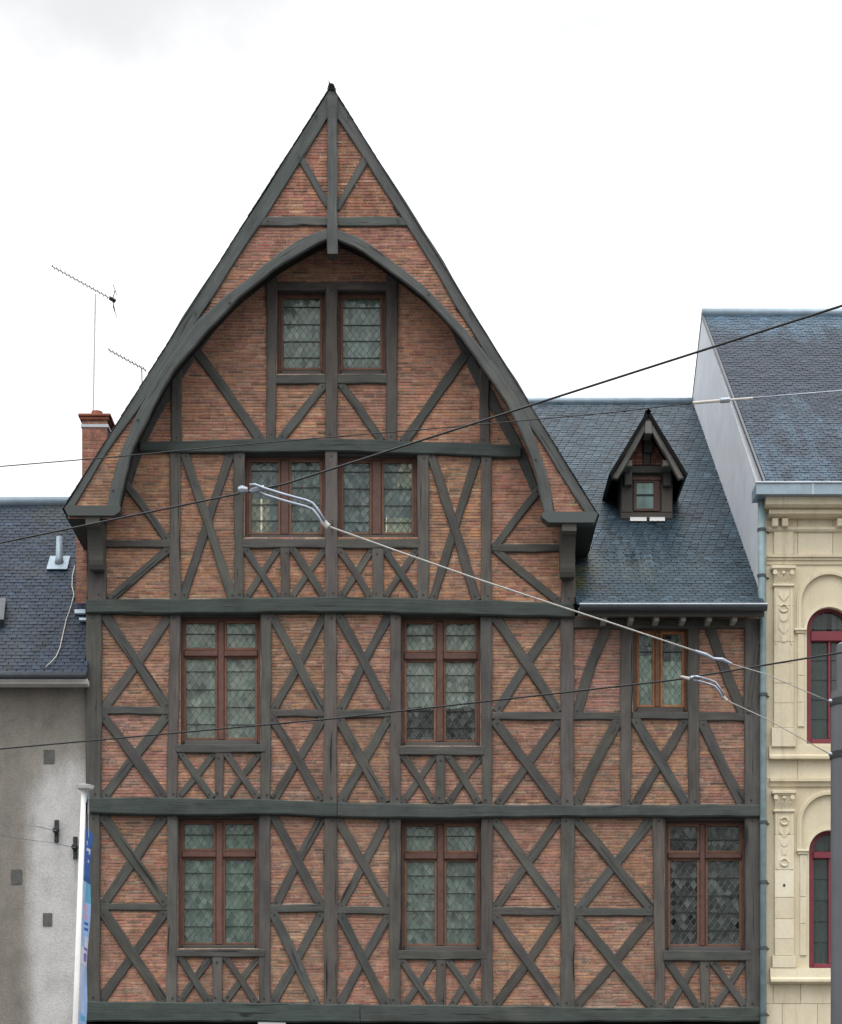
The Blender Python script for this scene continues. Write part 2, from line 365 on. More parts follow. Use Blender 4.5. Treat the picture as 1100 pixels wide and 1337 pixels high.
M['offwhite'] = simple('dirty_white_board', (.56, .54, .50), .7, .3, .15, 4)
M['wire'] = simple('dark_copper_wire', (.012, .013, .014), .5, .4, .2, 5)
M['aerial'] = simple('pale_aluminium', (.55, .56, .58), .5, .5, .1, 9)
M['steel'] = simple('galvanised_steel', (.30, .34, .40), .4, .6, .15, 9, metal=.5)
M['rope'] = simple('pale_span_rope', (.48, .46, .43), .7, .3, .15, 9)
M['pole'] = simple('grey_painted_pole', (.105, .105, .118), .5, .4, .1, 4)
M['grey_render'] = simple('pale_grey_render', (.60, .63, .67), .85, .2, .10, 2.2, bump=.15)
M['dark'] = simple('dark_interior', (.035, .036, .034), .9, .1, .3, 2)
M['grille'] = simple('grey_vent_grille', (.10, .10, .095), .8, .2, .25, 15)
M['terracotta'] = simple('terracotta_pot', (.27, .10, .065), .85, .2, .2, 9)
M['print'] = m_vcol('printed_banner', .5)
M['asphalt'] = simple('asphalt', (.05, .05, .052), .9, .2, .25, 14, bump=.3)
M['paving'] = simple('pavement', (.17, .165, .155), .85, .2, .15, 6, bump=.2)
M['plaster'] = simple('grey_plaster', (.26, .25, .235), .9, .2, .15, 3)
M['shutter'] = simple('dark_shopfront', (.03, .034, .033), .5, .4, .2, 4)

# ------------------------------------------------------------------ ground
def structure(name, mb, mat): return mb.build(name, mat, kind='structure')
b = MB(); b.face([(-700, -700, -.12), (700, -700, -.12), (700, 700, -.12), (-700, 700, -.12)]); structure('ground', b, M['paving'])
b = MB(); b.box(-300, 300, -22, -4.2, -.3, -.116); structure('road', b, M['asphalt'])
b = MB(); b.box(-300, 300, -4.0, 12, -.3, 0); structure('pavement', b, M['paving'])
b = MB(); b.box(-300, 300, -4.2, -4.003, -.3, .003); structure('kerb', b, M['plaster'])
b = MB(); b.box(-300, 300, -40, -22.003, -.3, 0.004); structure('far_pavement', b, M['paving'])
b = MB()
for k in range(-20, 21): b.box(k * 6., k * 6. + 3, -13.06, -12.94, -.116, -.112)
structure('road_marking', b, M['white'])

# ================================================================== THE TIMBER HOUSE
house = thing('timber_house', (0, 0, 0), 'tall half-timbered brick house with steep pointed gable, grey beams and a slate side wing', 'house')
TC_POST, TC_BEAM, TC_BRACE, TC_GABLE = (.074, .071, .066), (.043, .056, .053), (.064, .066, .061), (.070, .079, .077)
def vary(c, a=.18):
    k = U(1 - a, 1 + a); return (c[0] * k * U(.96, 1.10), c[1] * k, c[2] * k * U(.95, 1.03))
COVER = []          # timbers as (polyline, half width) in image pixels, for choosing the bricks that show
PEGS = MB()
def peg(px, py, y):
    c = W(px, py, y); r = U(.014, .021); n = 6
    PEGS.prism([(c.x + r * math.cos(k * math.pi / 3), y - .006, c.z + r * math.sin(k * math.pi / 3)) for k in range(n)], (0, .012, 0))
def timber(name, pts, w, yf, col, depth=None, pegs=True, cover=True, **kw):
    yf += U(-.0035, .0035)
    mb = MB(); mb.beam(pts, w, yf, depth if depth else .03 - yf, **kw)
    if cover: COVER.append((pts, (max(w) if isinstance(w, (list, tuple)) else w) / 2))
    if pegs:
        for (q, r) in ((pts[0], pts[1]), (pts[-1], pts[-2])):
            l = math.dist(q, r); d = 6
            peg(q[0] + (r[0] - q[0]) * d / l + U(-1.5, 1.5), q[1] + (r[1] - q[1]) * d / l + U(-1.5, 1.5), yf)
    return mb.build(name, M['timber'], house, color=vary(col))
def hbeam(name, top, bot, yf, col, **kw):
    """horizontal timber from its top and bottom edges [(x,y)...]"""
    yf += U(-.0035, .0035); mb = MB(); mb.ribbon(top, bot, yf, .03 - yf, **kw)
    mid = [((a[0] + c[0]) / 2, (a[1] + c[1]) / 2) for a, c in zip(top, bot)]
    COVER.append((mid, abs(bot[0][1] - top[0][1]) / 2)); return mb.build(name, M['timber'], house, color=vary(col, .08))
def post(x0, x1, y0, y1, name='post', yf=-.058, b0=None, b1=None, col=TC_POST):
    b0 = x0 if b0 is None else b0; b1 = x1 if b1 is None else b1; yf += U(-.0035, .0035)
    mb = MB(); mb.ribbon([(x0, y0), ((x0 + b0) / 2 + U(-.8, .8), (y0 + y1) / 2), (b0, y1)], [(x1, y0), ((x1 + b1) / 2 + U(-.8, .8), (y0 + y1) / 2), (b1, y1)], yf, .03 - yf)
    COVER.append(([((x0 + x1) / 2, y0), ((b0 + b1) / 2, y1)], (x1 - x0) / 2))
    for yy in (y0 + 7, y1 - 7): peg((x0 + x1) / 2 + U(-3, 3), yy, yf)
    return mb.build(name, M['timber'], house, color=vary(col))
def rail(x0, x1, y0, y1, name='rail', yf=-.05, tilt=0):
    return hbeam(name, [(x0, y0), ((x0 + x1) / 2, y0 + tilt / 2 + U(-.5, .5)), (x1, y0 + tilt)], [(x0, y1), ((x0 + x1) / 2, y1 + tilt / 2 + U(-.5, .5)), (x1, y1 + tilt)], yf, TC_BRACE)
def brace(p, q, w=12.5, yf=-.040, bow=0):
    dx, dy = q[0] - p[0], q[1] - p[1]; l = math.hypot(dx, dy); e = 2.5
    p = (p[0] - dx / l * e, p[1] - dy / l * e); q = (q[0] + dx / l * e, q[1] + dy / l * e)
    b_ = bow + U(-1.1, 1.1); m = ((p[0] + q[0]) / 2 - dy / l * b_, (p[1] + q[1]) / 2 + dx / l * b_)
    return timber('brace', [p, m, q], [w * U(.94, 1.06), w * U(.92, 1.04), w * U(.94, 1.06)], yf, TC_BRACE, jit=.004)
def cross(p1, q1, p2, q2, w=12.5): brace(p1, q1, w, -.052); brace(p2, q2, w * .96, -.036)

# --- storey beams (bressummers)
hbeam('storey_beam', [(112.5, 782), (250, 781.5), (430, 779), (560, 781.5), (749, 787)], [(112.5, 800.5), (250, 801), (430, 799), (560, 801.5), (749, 806)], -.135, TC_BEAM, c=.02)
hbeam('storey_beam', [(117, 1041), (230, 1041.5), (340, 1043.5), (440, 1047)], [(117, 1061.5), (230, 1065), (340, 1063.5), (440, 1067)], -.135, TC_BEAM, c=.02)
hbeam('storey_beam', [(440.8, 1047.5), (560, 1049.5), (740, 1051), (994.5, 1050)], [(440.8, 1067), (560, 1068.5), (650, 1067.5), (740, 1066.5), (994.5, 1066.5)], -.13, TC_BEAM, c=.02)
hbeam('storey_beam', [(111, 1307.5), (300, 1309), (470, 1311.5)], [(111, 1333.5), (300, 1334.5), (470, 1335)], -.135, TC_BEAM, c=.02)
hbeam('storey_beam', [(470.8, 1311.5), (700, 1314), (850, 1316.5), (995, 1315)], [(470.8, 1335), (700, 1335), (850, 1334), (995, 1334)], -.13, TC_BEAM, c=.02)
hbeam('storey_beam', [(183, 577), (300, 573.5), (440, 572.5), (600, 577.5), (680, 581)], [(183, 589), (300, 590.5), (440, 589), (600, 594), (680, 597)], -.09, TC_BEAM, c=.015)

# --- first floor, 800..1047
post(112.5, 132.5, 800, 1044, 'corner_post', -.075, 112, 131); post(973, 993.5, 808, 1052, 'corner_post', -.075, 973.5, 995)
post(222, 236, 800, 1044, b0=217, b1=231); post(340.5, 355, 800, 1045, b0=340, b1=353.5); post(423.5, 439.5, 800, 1049, b0=421.5, b1=440)
post(509.6, 523.5, 800, 1050, b0=508.5); post(627, 643.5, 802, 1052, b0=630); post(732.5, 749.5, 804, 1053, yf=-.066)
post(811, 828, 812, 1053, b1=824); post(898.5, 913.5, 812, 1053, b0=900, b1=914.5)
rail(131, 221, 922, 932, tilt=1); rail(353, 424, 926, 936); rail(440, 510, 927, 937, tilt=-.5); rail(643, 734, 929, 939.5, tilt=.5); rail(749, 812, 930, 940)
rail(827, 899, 928.8, 939, 'sill_rail', -.06); rail(913, 974, 930, 941, tilt=.5)
rail(230, 346, 972, 983, 'sill_rail', -.068); rail(521.5, 632.5, 974.5, 986, 'sill_rail', -.068)
cross((135.5, 801), (219, 924), (222, 803), (134, 927), 13.5); cross((134, 934), (213, 1040), (219, 933), (136, 1040), 13)
cross((355.5, 803), (421, 927), (424, 803), (356.5, 928), 12); cross((355, 937), (418, 1043), (422, 937), (359, 1041), 12)
cross((443, 803), (508, 927), (508, 803), (445, 927), 12); cross((443, 938), (502, 1046), (508, 937), (446, 1046), 13)
cross((647, 805), (729, 927), (730, 805), (650, 927), 13); cross((647, 942), (729, 1049), (730, 942), (652, 1048), 13)
brace((796, 811), (754, 931), 14, bow=4); brace((808, 940), (754, 1049), 14, bow=3)
cross((830, 939), (898, 1051), (896, 940), (830, 1050), 13); brace((925, 811), (970, 929), 13.5, bow=2.5); brace((917, 942), (971, 1051), 13.5, bow=2)
brace((991, 838), (978, 928), 6, -.092)
post(280.5, 292, 983, 1043); post(569.5, 581.5, 986, 1049)
cross((237, 984), (276, 1040), (279, 984), (233, 1041), 9); cross((296, 984), (335, 1040), (338, 985), (298, 1041), 9)
cross((527, 987), (565, 1046), (568, 987), (527, 1046), 9.5); cross((585, 987), (624, 1046), (629, 988), (587, 1047), 9.5)

# --- mezzanine storey below, 1064..1312
post(112, 130.5, 1062, 1310, 'corner_post', -.075); post(973.5, 995, 1065, 1318, 'corner_post', -.075, 975, 996)
post(218.5, 232.5, 1063, 1311, b0=217, b1=231); post(338.5, 353.5, 1063, 1311); post(423, 440.5, 1065, 1313, yf=-.064); post(508.5, 523.5, 1066, 1313)
post(628.6, 644, 1066, 1316); post(732.5, 751, 1065, 1317, yf=-.066); post(852, 868.5, 1065, 1318, b0=856, b1=869)
rail(130, 219, 1179.5, 1189); rail(353, 424, 1181, 1191.5); rail(440, 509, 1184, 1194); rail(643, 733, 1185, 1195.5); rail(750, 853, 1185.5, 1196)
rail(229, 346, 1239.5, 1250, 'sill_rail', -.068); rail(520, 636, 1241, 1253, 'sill_rail', -.068); rail(867, 981, 1241.6, 1255, 'sill_rail', -.078)
cross((134, 1066), (216, 1180), (213, 1067), (135, 1181), 13.5); cross((134, 1190), (214, 1308), (216, 1190), (131, 1307), 13.5)
cross((358, 1067), (420, 1183), (420, 1068), (360, 1182), 12); cross((357, 1193), (412, 1310), (420, 1193), (357, 1309), 12.5)
cross((442, 1070), (508, 1185), (506, 1070), (445, 1185), 11.5); cross((445, 1195), (505, 1313), (508, 1195), (443, 1313), 12)
cross((647, 1071), (732, 1186), (729, 1071), (647, 1186), 13); cross((647, 1196), (731, 1313), (731, 1196), (647, 1314), 13)
cross((753, 1070), (850, 1186), (850, 1070), (757, 1186), 13.5); cross((753, 1197), (853, 1315), (850, 1199), (752, 1315), 13.5)
post(277.5, 290.5, 1250, 1310); post(569.5, 582.5, 1253, 1313); post(914.5, 927.5, 1255, 1318)
cross((236, 1250), (272, 1308), (275, 1250), (237, 1306), 9.5); cross((294, 1250), (333, 1308), (339, 1250), (296, 1306), 9.5)
cross((525, 1253), (565, 1313), (568, 1253), (528, 1313), 9.5); cross((584, 1253), (626, 1313), (627, 1253), (590, 1313), 9.5)
cross((872, 1255), (913, 1318), (912, 1255), (873, 1318), 10); cross((931, 1255), (975, 1317), (973, 1255), (933, 1317), 10)

# --- attic storey, 594..782
post(114, 138.5, 672, 783, 'corner_post', -.075); post(733, 752, 680, 788, 'corner_post', -.075)
post(222, 236, 588, 783); post(304.5, 319.5, 589, 783, b0=305.5, b1=318); post(424.8, 441, 588, 781, yf=-.066); post(545.5, 560, 591, 784); post(628.5, 642.5, 594, 785)
rail(138, 222, 704.5, 714.5); rail(643, 734, 710, 720)
rail(316.5, 425, 703, 715, 'sill_rail', -.062); rail(440.5, 549, 703.5, 716, 'sill_rail', -.062)
cross((240.5, 591), (303, 780), (301, 591), (239, 780), 12); cross((563.5, 594), (622, 781), (624, 595), (566, 781), 12)
brace((161, 628), (219, 705), 10.5); brace((221, 716), (145, 781), 11); brace((705, 639), (647, 713), 10.5); brace((648, 718), (729, 785), 11)
post(366, 378, 715, 782); post(486.5, 501, 716, 782)
cross((320, 715), (363, 782), (364, 715), (321, 781), 9.5); cross((381, 715), (424, 782), (424, 716), (380, 781), 9.5)
cross((443, 717), (484, 780), (486, 717), (445, 780), 9.5); cross((503, 717), (545, 781), (544, 718), (502, 780), 9.5)

# --- gable storey, 365..575
post(347.5, 361.5, 352, 574, b0=347.5, b1=360); post(425.5, 440.5, 372, 574, yf=-.062); post(504, 519.5, 352, 577, b0=504.5, b1=518)
post(224, 237.5, 482, 578); post(627, 640, 482, 581)
rail(361, 505, 367.5, 378, 'window_lintel', -.052); rail(360, 426, 488.5, 500.5, 'sill_rail', -.056); rail(440, 505, 488.5, 500.5, 'sill_rail', -.056)
brace((424, 501), (366, 573), 11); brace((446, 502), (497, 573), 11); brace((252, 452), (340, 574), 13); brace((610, 459), (529, 575), 13)
def shade_rib(A, B):  # rib shape stands in for the dark band inside the arch, mostly shade
    mb = MB(); mb.ribbon(A, B, -.028, .06); return mb.build('arch_shade_rib', M['timber'], house, color=vary(TC_BRACE))
shade_rib([(277, 420), (228, 482), (205, 520), (186, 560), (170, 600), (160, 640)], [(285, 424), (240, 490), (217, 528), (197, 566), (180, 606), (169, 643)])
shade_rib([(597, 424), (630, 486), (655, 530), (677, 570), (694, 608), (706, 645)], [(588, 428), (618, 494), (643, 538), (665, 578), (683, 614), (696, 648)])

# --- projecting gable truss (stands 0.6 m in front of the wall)
YT = -.62
def T(pts, dx=0): return [(p[0] + dx, p[1]) for p in pts]
RLo = [(433, 110), (404, 155), (334, 266), (284.5, 340), (239.5, 409), (191, 488.5), (144.6, 561), (124, 595.6), (100, 635), (81, 665)]
RLi = [(433, 146), (427, 155), (356, 268), (313, 332), (274, 393), (212, 490), (168, 551), (145, 582), (118, 626), (97, 661)]
RRo = [(433, 110), (462, 155), (534, 266), (580.6, 340), (622, 410), (672, 489), (716, 561), (737, 597), (761, 637), (783, 673)]
RRi = [(433, 146), (442, 155), (515, 268), (561, 340), (601, 408), (652, 489), (696, 561), (717, 594), (743, 636), (763, 668)]
ALo = [(428, 297.5), (400, 308), (374.5, 322), (350, 341), (298, 383), (274, 403), (252, 425), (213, 480), (177, 544), (150, 613), (139, 667)]
ALi = [(430, 311), (400, 326), (363.6, 348), (350, 358), (313, 388), (290, 412), (264, 440), (222, 492), (191, 551), (170.5, 596), (155, 667)]
ARo = [(438, 297.5), (470, 310), (509, 337), (540, 361), (571, 390), (594, 413), (617, 440), (655, 488), (689.5, 547), (713.6, 616), (726, 672)]
ARi = [(437, 311), (470, 326), (502, 348), (530, 369), (556, 390), (582, 417), (606, 446), (638, 490), (669, 540), (693, 596), (712, 672)]
def ribbon_part(name, A, B, yf, depth, col, n=None, **kw):
    mb = MB(); mb.ribbon(A, B, yf, depth, n, **kw); return mb.build(name, M['timber'], house, color=vary(col, .06))
ribbon_part('bargeboard', T(RLo, 1.6), RLi, YT - .03, .16, TC_GABLE, 30); ribbon_part('bargeboard', T(RRo, -1.6), RRi, YT - .026, .16, TC_GABLE, 30)
ribbon_part('arch_brace', ALo, ALi, YT - .055, .065, TC_GABLE, 34, c=.016); ribbon_part('arch_brace', ARo, ARi, YT - .058, .065, TC_GABLE, 34, c=.016)
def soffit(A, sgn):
    # boards added behind the arch; their near-black colour stands in for shade
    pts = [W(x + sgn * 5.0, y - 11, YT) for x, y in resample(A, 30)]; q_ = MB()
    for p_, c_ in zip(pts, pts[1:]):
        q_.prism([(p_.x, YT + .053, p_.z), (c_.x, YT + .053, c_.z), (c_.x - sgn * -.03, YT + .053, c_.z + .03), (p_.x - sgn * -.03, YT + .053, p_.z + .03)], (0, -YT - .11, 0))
    q_.build('arch_shade_boards', M['timber'], house, color=(.014, .014, .013))
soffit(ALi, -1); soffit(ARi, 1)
def trusst(name, pts, w, yf, depth=.12, **kw):
    mb = MB(); mb.beam(pts, w, yf, depth, **kw); return mb.build(name, M['timber'], house, color=vary(TC_GABLE, .08))
trusst('king_post', [(434, 124), (434, 250), (434.3, 331)], [13, 13.5, 13.5], YT - .075, .2)
trusst('collar', [(337, 288), (433, 288.5)], 12, YT - .02); trusst('collar', [(435, 288.5), (533, 288.5)], 12, YT - .02)
trusst('brace', [(389, 200), (429, 268)], 9, YT - .015); trusst('brace', [(480, 203), (440, 272)], 9, YT - .015)
for q in ((351, 271, 358, 262), (515, 268, 522, 278), (597, 401, 604, 409), (273, 392, 266, 402)):
    trusst('wedge', [(q[0], q[1]), (q[2], q[3])], 6, YT - .012, .1).color = (.02, .02, .02, 1)
for q in [(434, 150), (434, 205), (434, 268), (430, 290), (438, 303), (350, 288), (520, 288), (391, 205), (477, 207), (413, 150), (455, 152), (255, 408), (614, 408), (180, 548), (148, 640), (700, 600), (752, 655), (300, 395), (560, 384)]:
    peg(q[0], q[1], YT - .06)
# foot beams with rounded inner ends, corbels and eaves soffits
def foot(x0, x1, y0, y1, side):
    mb = MB(); yf = YT - .07
    if side < 0: prof = [(x0 + 2, y0), (x1 - 2, y0), (x1 + 1, y0 + 3), (x1 - 1, y0 + 8), (x1 - 8, y1), (x0 + 5, y1), (x0, y0 + 4)]
    else: prof = [(x0 + 2, y0), (x1 - 2, y0), (x1, y0 + 4), (x1 - 5, y1), (x0 + 9, y1), (x0 + 1, y0 + 8), (x0 - 1, y0 + 3)]
    mb.prism([W(x, y, yf) for x, y in prof], (0, .22, 0)); mb.build('foot_beam', M['timber'], house, color=vary(TC_GABLE))
foot(84, 157, 660, 673, -1); foot(708, 781, 668, 682, 1)
def corbel(x0, x1, yt, yb):
    mb = MB(); k0 = W(0, yt, YT).z; k1 = W(0, yb, -.2).z; H = k0 - k1
    prof = [(YT - .03, k0), (YT - .03, k0 - .13), (YT + .03, k0 - .16)]
    for t in [i / 8 for i in range(9)]:
        a = t * math.pi / 2; prof.append((YT + .06 + .24 * math.sin(a), k0 - .16 - (H - .3) * (1 - math.cos(a)) ** .8 - .02 * t))
    prof += [(-.30, k1 + .06), (-.26, k1), (-.18, k1 - .01), (-.10, k1 + .02), (-.06, k1 + .1), (-.06, k0)]
    xa = W(x0, yt, YT).x; xb = W(x1, yt, YT).x
    mb.prism([(xa, y, z) for y, z in prof], (xb - xa, 0, 0)); mb.build('corbel', M['timber'], house, color=vary(TC_BRACE))
corbel(112, 130.5, 673, 745); corbel(734, 753, 682, 755)
# world outline of the roof
AP = W(433, 110, YT); FL = W(81, 665, YT); FR = W(783, 673, YT); XL, XR = -4.86, 2.225
YBACK = 9.2
for F, X, sgn in ((FL, XL, 1), (FR, XR, -1)):
    mb = MB(); mb.box(min(F.x + sgn * .02, X + sgn * .1), max(F.x + sgn * .02, X + sgn * .1), YT + .18, YBACK, F.z - .04, F.z + .02); mb.build('eaves_soffit', M['timber'], house, color=TC_BRACE)

# --- brick panels
HOLES = [(362, 425.5, 378, 488.5), (440.5, 504.5, 378, 488.5), (320, 425, 591, 703), (441, 545.5, 592, 703), (236, 340.5, 801, 972), (524, 627.5, 801, 974.5),
         (827, 898.5, 818, 929), (233, 338.5, 1064, 1239.5), (523.5, 628.6, 1068, 1241), (868.5, 973.5, 1066, 1241.6)]
aL = sorted((y, x) for x, y in ALi); aR = sorted((y, x) for x, y in ARi)
oL = sorted((HY + (y - HY) * (D + YT) / D, HX + (x - HX) * (D + YT) / D) for x, y in RLo); oR = sorted((HY + (y - HY) * (D + YT) / D, HX + (x - HX) * (D + YT) / D) for x, y in RRo)
def cut(iv, py, grow=0):
    for (x0, x1, y0, y1) in HOLES:
        if y0 - grow < py < y1 + grow:
            out = []
            for a, c in iv:
                if x1 <= a or x0 >= c: out.append((a, c)); continue
                if x0 > a: out.append((a, x0))
                if x1 < c: out.append((x1, c))
            iv = out
    return iv
def wall_iv(py):
    if py >= 802: iv = [(114, 992)]
    elif py >= 690: iv = [(116, 751)]
    else:
        a = max(interp(aL, py) - 26, interp(oL, py) + 4, 116); c = min(interp(aR, py) + 26, interp(oR, py) - 4, 751)
        if py < 318: a = c = 0
        iv = [(a, c)] if c > a + 3 else []
    return cut(iv, py)
mL = sorted((y, (x + xi) / 2) for (x, y), (xi, yi) in zip(RLo, RLi)); 
roL = sorted((y, x + 8) for x, y in RLo); roR = sorted((y, x - 8) for x, y in RRo)
caL = sorted(((y + yi) / 2, (x + xi) / 2) for (x, y), (xi, yi) in zip(ALo, ALi)); caR = sorted(((y + yi) / 2, (x + xi) / 2) for (x, y), (xi, yi) in zip(ARo, ARi))
def truss_iv(py):
    a, c = interp(roL, py), interp(roR, py)
    if py < 128 or c < a + 2: return []
    if py < 304: return [(a, c)]
    return [(a, max(interp(caL, py), a + 1)), (min(interp(caR, py), c - 1), c)]
PAL = {'red': (.295, .130, .098), 'orange': (.345, .172, .112), 'pink': (.322, .165, .124), 'brown': (.255, .138, .102), 'grey': (.225, .15, .12), 'pale': (.37, .225, .16), 'dark': (.16, .094, .075)}
def pick(mix, dim=1.0):
    t = R() * sum(w for _, w in mix)
    for k, w in mix:
        t -= w
        if t <= 0: break
    c = PAL[k]; s = U(.88, 1.12); return (c[0] * s, c[1] * s * U(.95, 1.05), c[2] * s * U(.93, 1.07))
XB = [113, 222, 340, 424, 510, 627, 733, 811, 898, 995]; YB_ = [100, 290, 582, 705, 790, 930, 1055, 1185, 1325]; TONE = {}
def tone(px, py):
    k = (sum(px > x for x in XB), sum(py > y for y in YB_))
    if k not in TONE: v_ = U(.84, 1.14); TONE[k] = (v_ * U(.98, 1.03), v_ * U(.95, 1.06), v_ * U(.94, 1.08))
    m_ = 1 + .22 * mnoise.noise(Vector((px * .05, py * .09, 1))) + .18 * mnoise.noise(Vector((px * .015, py * .02, 5)))
    return [t_ * m_ for t_ in TONE[k]]
def toned(px, py):
    k_ = (1.03, 1.07, 1.03) if py > 790 else ((1.08, 1.07, .96) if py > 345 else (1.03, 1.0, .98))
    return tuple(a * b_ * q_ for a, b_, q_ in zip(pick(zone(px, py)), tone(px, py), k_))
def zone(px, py):
    n = mnoise.noise(Vector((px * .012, py * .02, 3))) + .5 * mnoise.noise(Vector((px * .04, py * .05, 9)))
    if py < 345: return [('red', 4.2), ('pink', 3), ('orange', 1.3), ('brown', 1), ('pale', .5)]
    if py < 790:
        if n > .05: return [('orange', 5), ('pale', 1.2), ('red', 2), ('pink', 2), ('grey', .3)]
        return [('orange', 3), ('pale', 1), ('pink', 2.5), ('brown', 1.5), ('red', 1.3), ('grey', .7), ('dark', .25)]
    if n > .05: return [('red', 2.5), ('pink', 3.4), ('orange', 2.2), ('brown', 1.4), ('pale', .5), ('grey', .5)]
    return [('pink', 3.5), ('brown', 2.6), ('red', 1.5), ('orange', 1.3), ('pale', .6), ('grey', 1.0), ('dark', .3)]
def covered(px, py):
    for pts, h in COVER:
        for p, q in zip(pts, pts[1:]):
            dx, dy = q[0] - p[0], q[1] - p[1]; L2 = dx * dx + dy * dy
            t = ((px - p[0]) * dx + (py - p[1]) * dy) / L2
            if -.02 <= t <= 1.02 and abs((px - p[0]) * dy - (py - p[1]) * dx) / math.sqrt(L2) < h: return True
    return False
PITCH = 3.95
def brick_field(ivf, y0, y1, yb, rest, free):
    mort = MB(); row = 0; py = y0; k = (D + yb) / (D * S)
    while py < y1:
        iv = ivf(py + PITCH / 2)
        for a, c in iv:
            A = W(a, py + PITCH, yb); C = W(c, py, yb)
            mort.face([(A.x, yb + .004, A.z), (C.x, yb + .004, A.z), (C.x, yb + .004, C.z), (A.x, yb + .004, C.z)])
            x = a - U(0, 18); zc = W(0, py + PITCH / 2, yb).z + U(-.002, .002)
            while x < c:
                L = U(16, 22) if R() < .86 else U(8, 11)
                xa, xb = max(x, a), min(x + L, c)
                if xb - xa > 2:
                    cov = [covered(xa + (xb - xa) * t, py + PITCH / 2) for t in (0, .25, .5, .75, 1)] if yb > -.3 else [False] * 5
                    if not all(cov):
                        X0, X1 = (xa - HX) * k, (xb - HX) * k; h = U(.0130, .0150); q = U(-.0015, .0015)
                        rec = (X0 + .005, X1 - .005, yb - U(0, .007), zc, h, q, toned(xa, py))
                        (free if (not any(cov) and xb - xa > 15.5 and xa == x and xb == x + L) else rest).append(rec)
                x += L
        py += PITCH; row += 1
    return mort
def brick_geo(mb, rec):
    X0, X1, yf, zc, h, q, col = rec; yb = yf + .02
    vs = [(X0, yf, zc - h - q), (X1, yf, zc - h + q), (X1, yf, zc + h + q), (X0, yf, zc + h - q), (X0, yb, zc - h - q), (X1, yb, zc - h + q), (X1, yb, zc + h + q), (X0, yb, zc + h - q)]
    mb.mesh(vs, [(0, 1, 2, 3), (1, 5, 6, 2), (4, 0, 3, 7), (3, 2, 6, 7), (4, 5, 1, 0)], col)
rest, free = [], []
mo1 = brick_field(wall_iv, 318, 1325, 0.0, rest, free)
mo1.build('brick_wall', M['mortar'], house, recalc=False)
rest2, free2 = [], []
mo2 = brick_field(truss_iv, 128, 676, YT + .02, rest2, free2)
mo2.build('gable_infill', M['mortar'], house, recalc=False)
random.shuffle(free); random.shuffle(free2)
single = free[:235] + free2[:65]; rest += free[235:] + rest2 + free2[65:]
shared = []
for i in range(40):                       # forty brick shapes, shared by the bricks picked out one by one
    mb = MB(); L = U(.185, .225); brick_geo(mb, (-L / 2, L / 2, -.004, 0, U(.0135, .0155), U(-.002, .002), pick(zone(400 + i * 7, 300 + 25 * i))))
    me_o = mb.build('brick', M['brick'], house, recalc=False, origin=(0, 0, 0)); shared.append((L, me_o.data, me_o))
for i, rec in enumerate(single):
    L = rec[1] - rec[0]
    best = min(random.sample(shared, 14), key=lambda s_: abs(s_[0] - L) + (.02 if s_[0] > L + .004 else 0))
    if i < 40: o = shared[i][2]; L0 = shared[i][0]
    else: o = best[2].copy(); COL.objects.link(o); L0 = best[0]
    o.parent = house; o.location = ((rec[0] + rec[1]) / 2, rec[2], rec[3]); o.scale = (min(L / L0, 1.08), 1, 1)
mb = MB()
for rec in rest: brick_geo(mb, rec)
mb.build('brick_courses', M['brick'], house, kind='stuff', recalc=False)
PEGS.build('pegs', M['iron'], house, kind='stuff')

# --- house body
b = MB(); b.face([(XL, .05, 0), (XL, YBACK, 0), (XL, YBACK, FL.z), (XL, .05, FL.z)]); b.face([(XR + 2.69, .05, 0), (XR + 2.69, YBACK, 0), (XR + 2.69, YBACK, 9.9), (XR + 2.69, .05, 9.9)])
b.face([(XL, YBACK, 0), (4.9, YBACK, 0), (4.9, YBACK, 9.9), (XR, YBACK, 9.9), (AP.x, YBACK, AP.z - .2), (XL, YBACK, FL.z)]); b.build('outer_wall', M['plaster'], house, recalc=False)
b = MB(); b.face([(XL, 1.6, 0), (4.9, 1.6, 0), (4.9, 1.6, 9.9), (XR, 1.6, 11.2), (AP.x + .6, 1.6, 15.5), (AP.x - .6, 1.6, 15.5), (XL, 1.6, 11.2)]); b.build('dark_backing', M['dark'], house, recalc=False)  # dark sheet added behind the windows so the glass looks onto darkness
for py in (790, 1056, 1320, 582): 
    z = W(0, py).z; b = MB(); b.box(-3.8 if py == 582 else XL + .05, 1.2 if py == 582 else (XR - .1 if py == 790 else 4.83), .3, 1.59, z - .12, z + .08); b.build('floor', M['dark'], house)
for px in (381.5 + 60, 681): pass
# ground floor with a recessed dark shopfront
b = MB(); b.box(XL, 4.9, .12, .3, 3.62, 3.80); b.build('shopfront_fascia', M['shutter'], house)
b = MB(); b.box(XL, 4.9, .18, .3, .5, 3.60); b.build('shopfront', M['shutter'], house)
b = MB(); b.box(XL, 4.9, .10, .3, 0, .498); b.build('plinth', M['plaster'], house)
b = MB(); b.pbox(337, 373, 1334.6, 1352, -.10, .1); b.build('shop_sign_box', M['white'], house)  # blank white box for the visible top of a shop sign
for x in (-4.7, -2.3, .1, 2.4, 4.75):
    b = MB(); b.bbox(x - .12, x + .12, .0, .3, .0, 3.79); b.build('ground_floor_post', M['timber'], house, color=TC_BEAM)

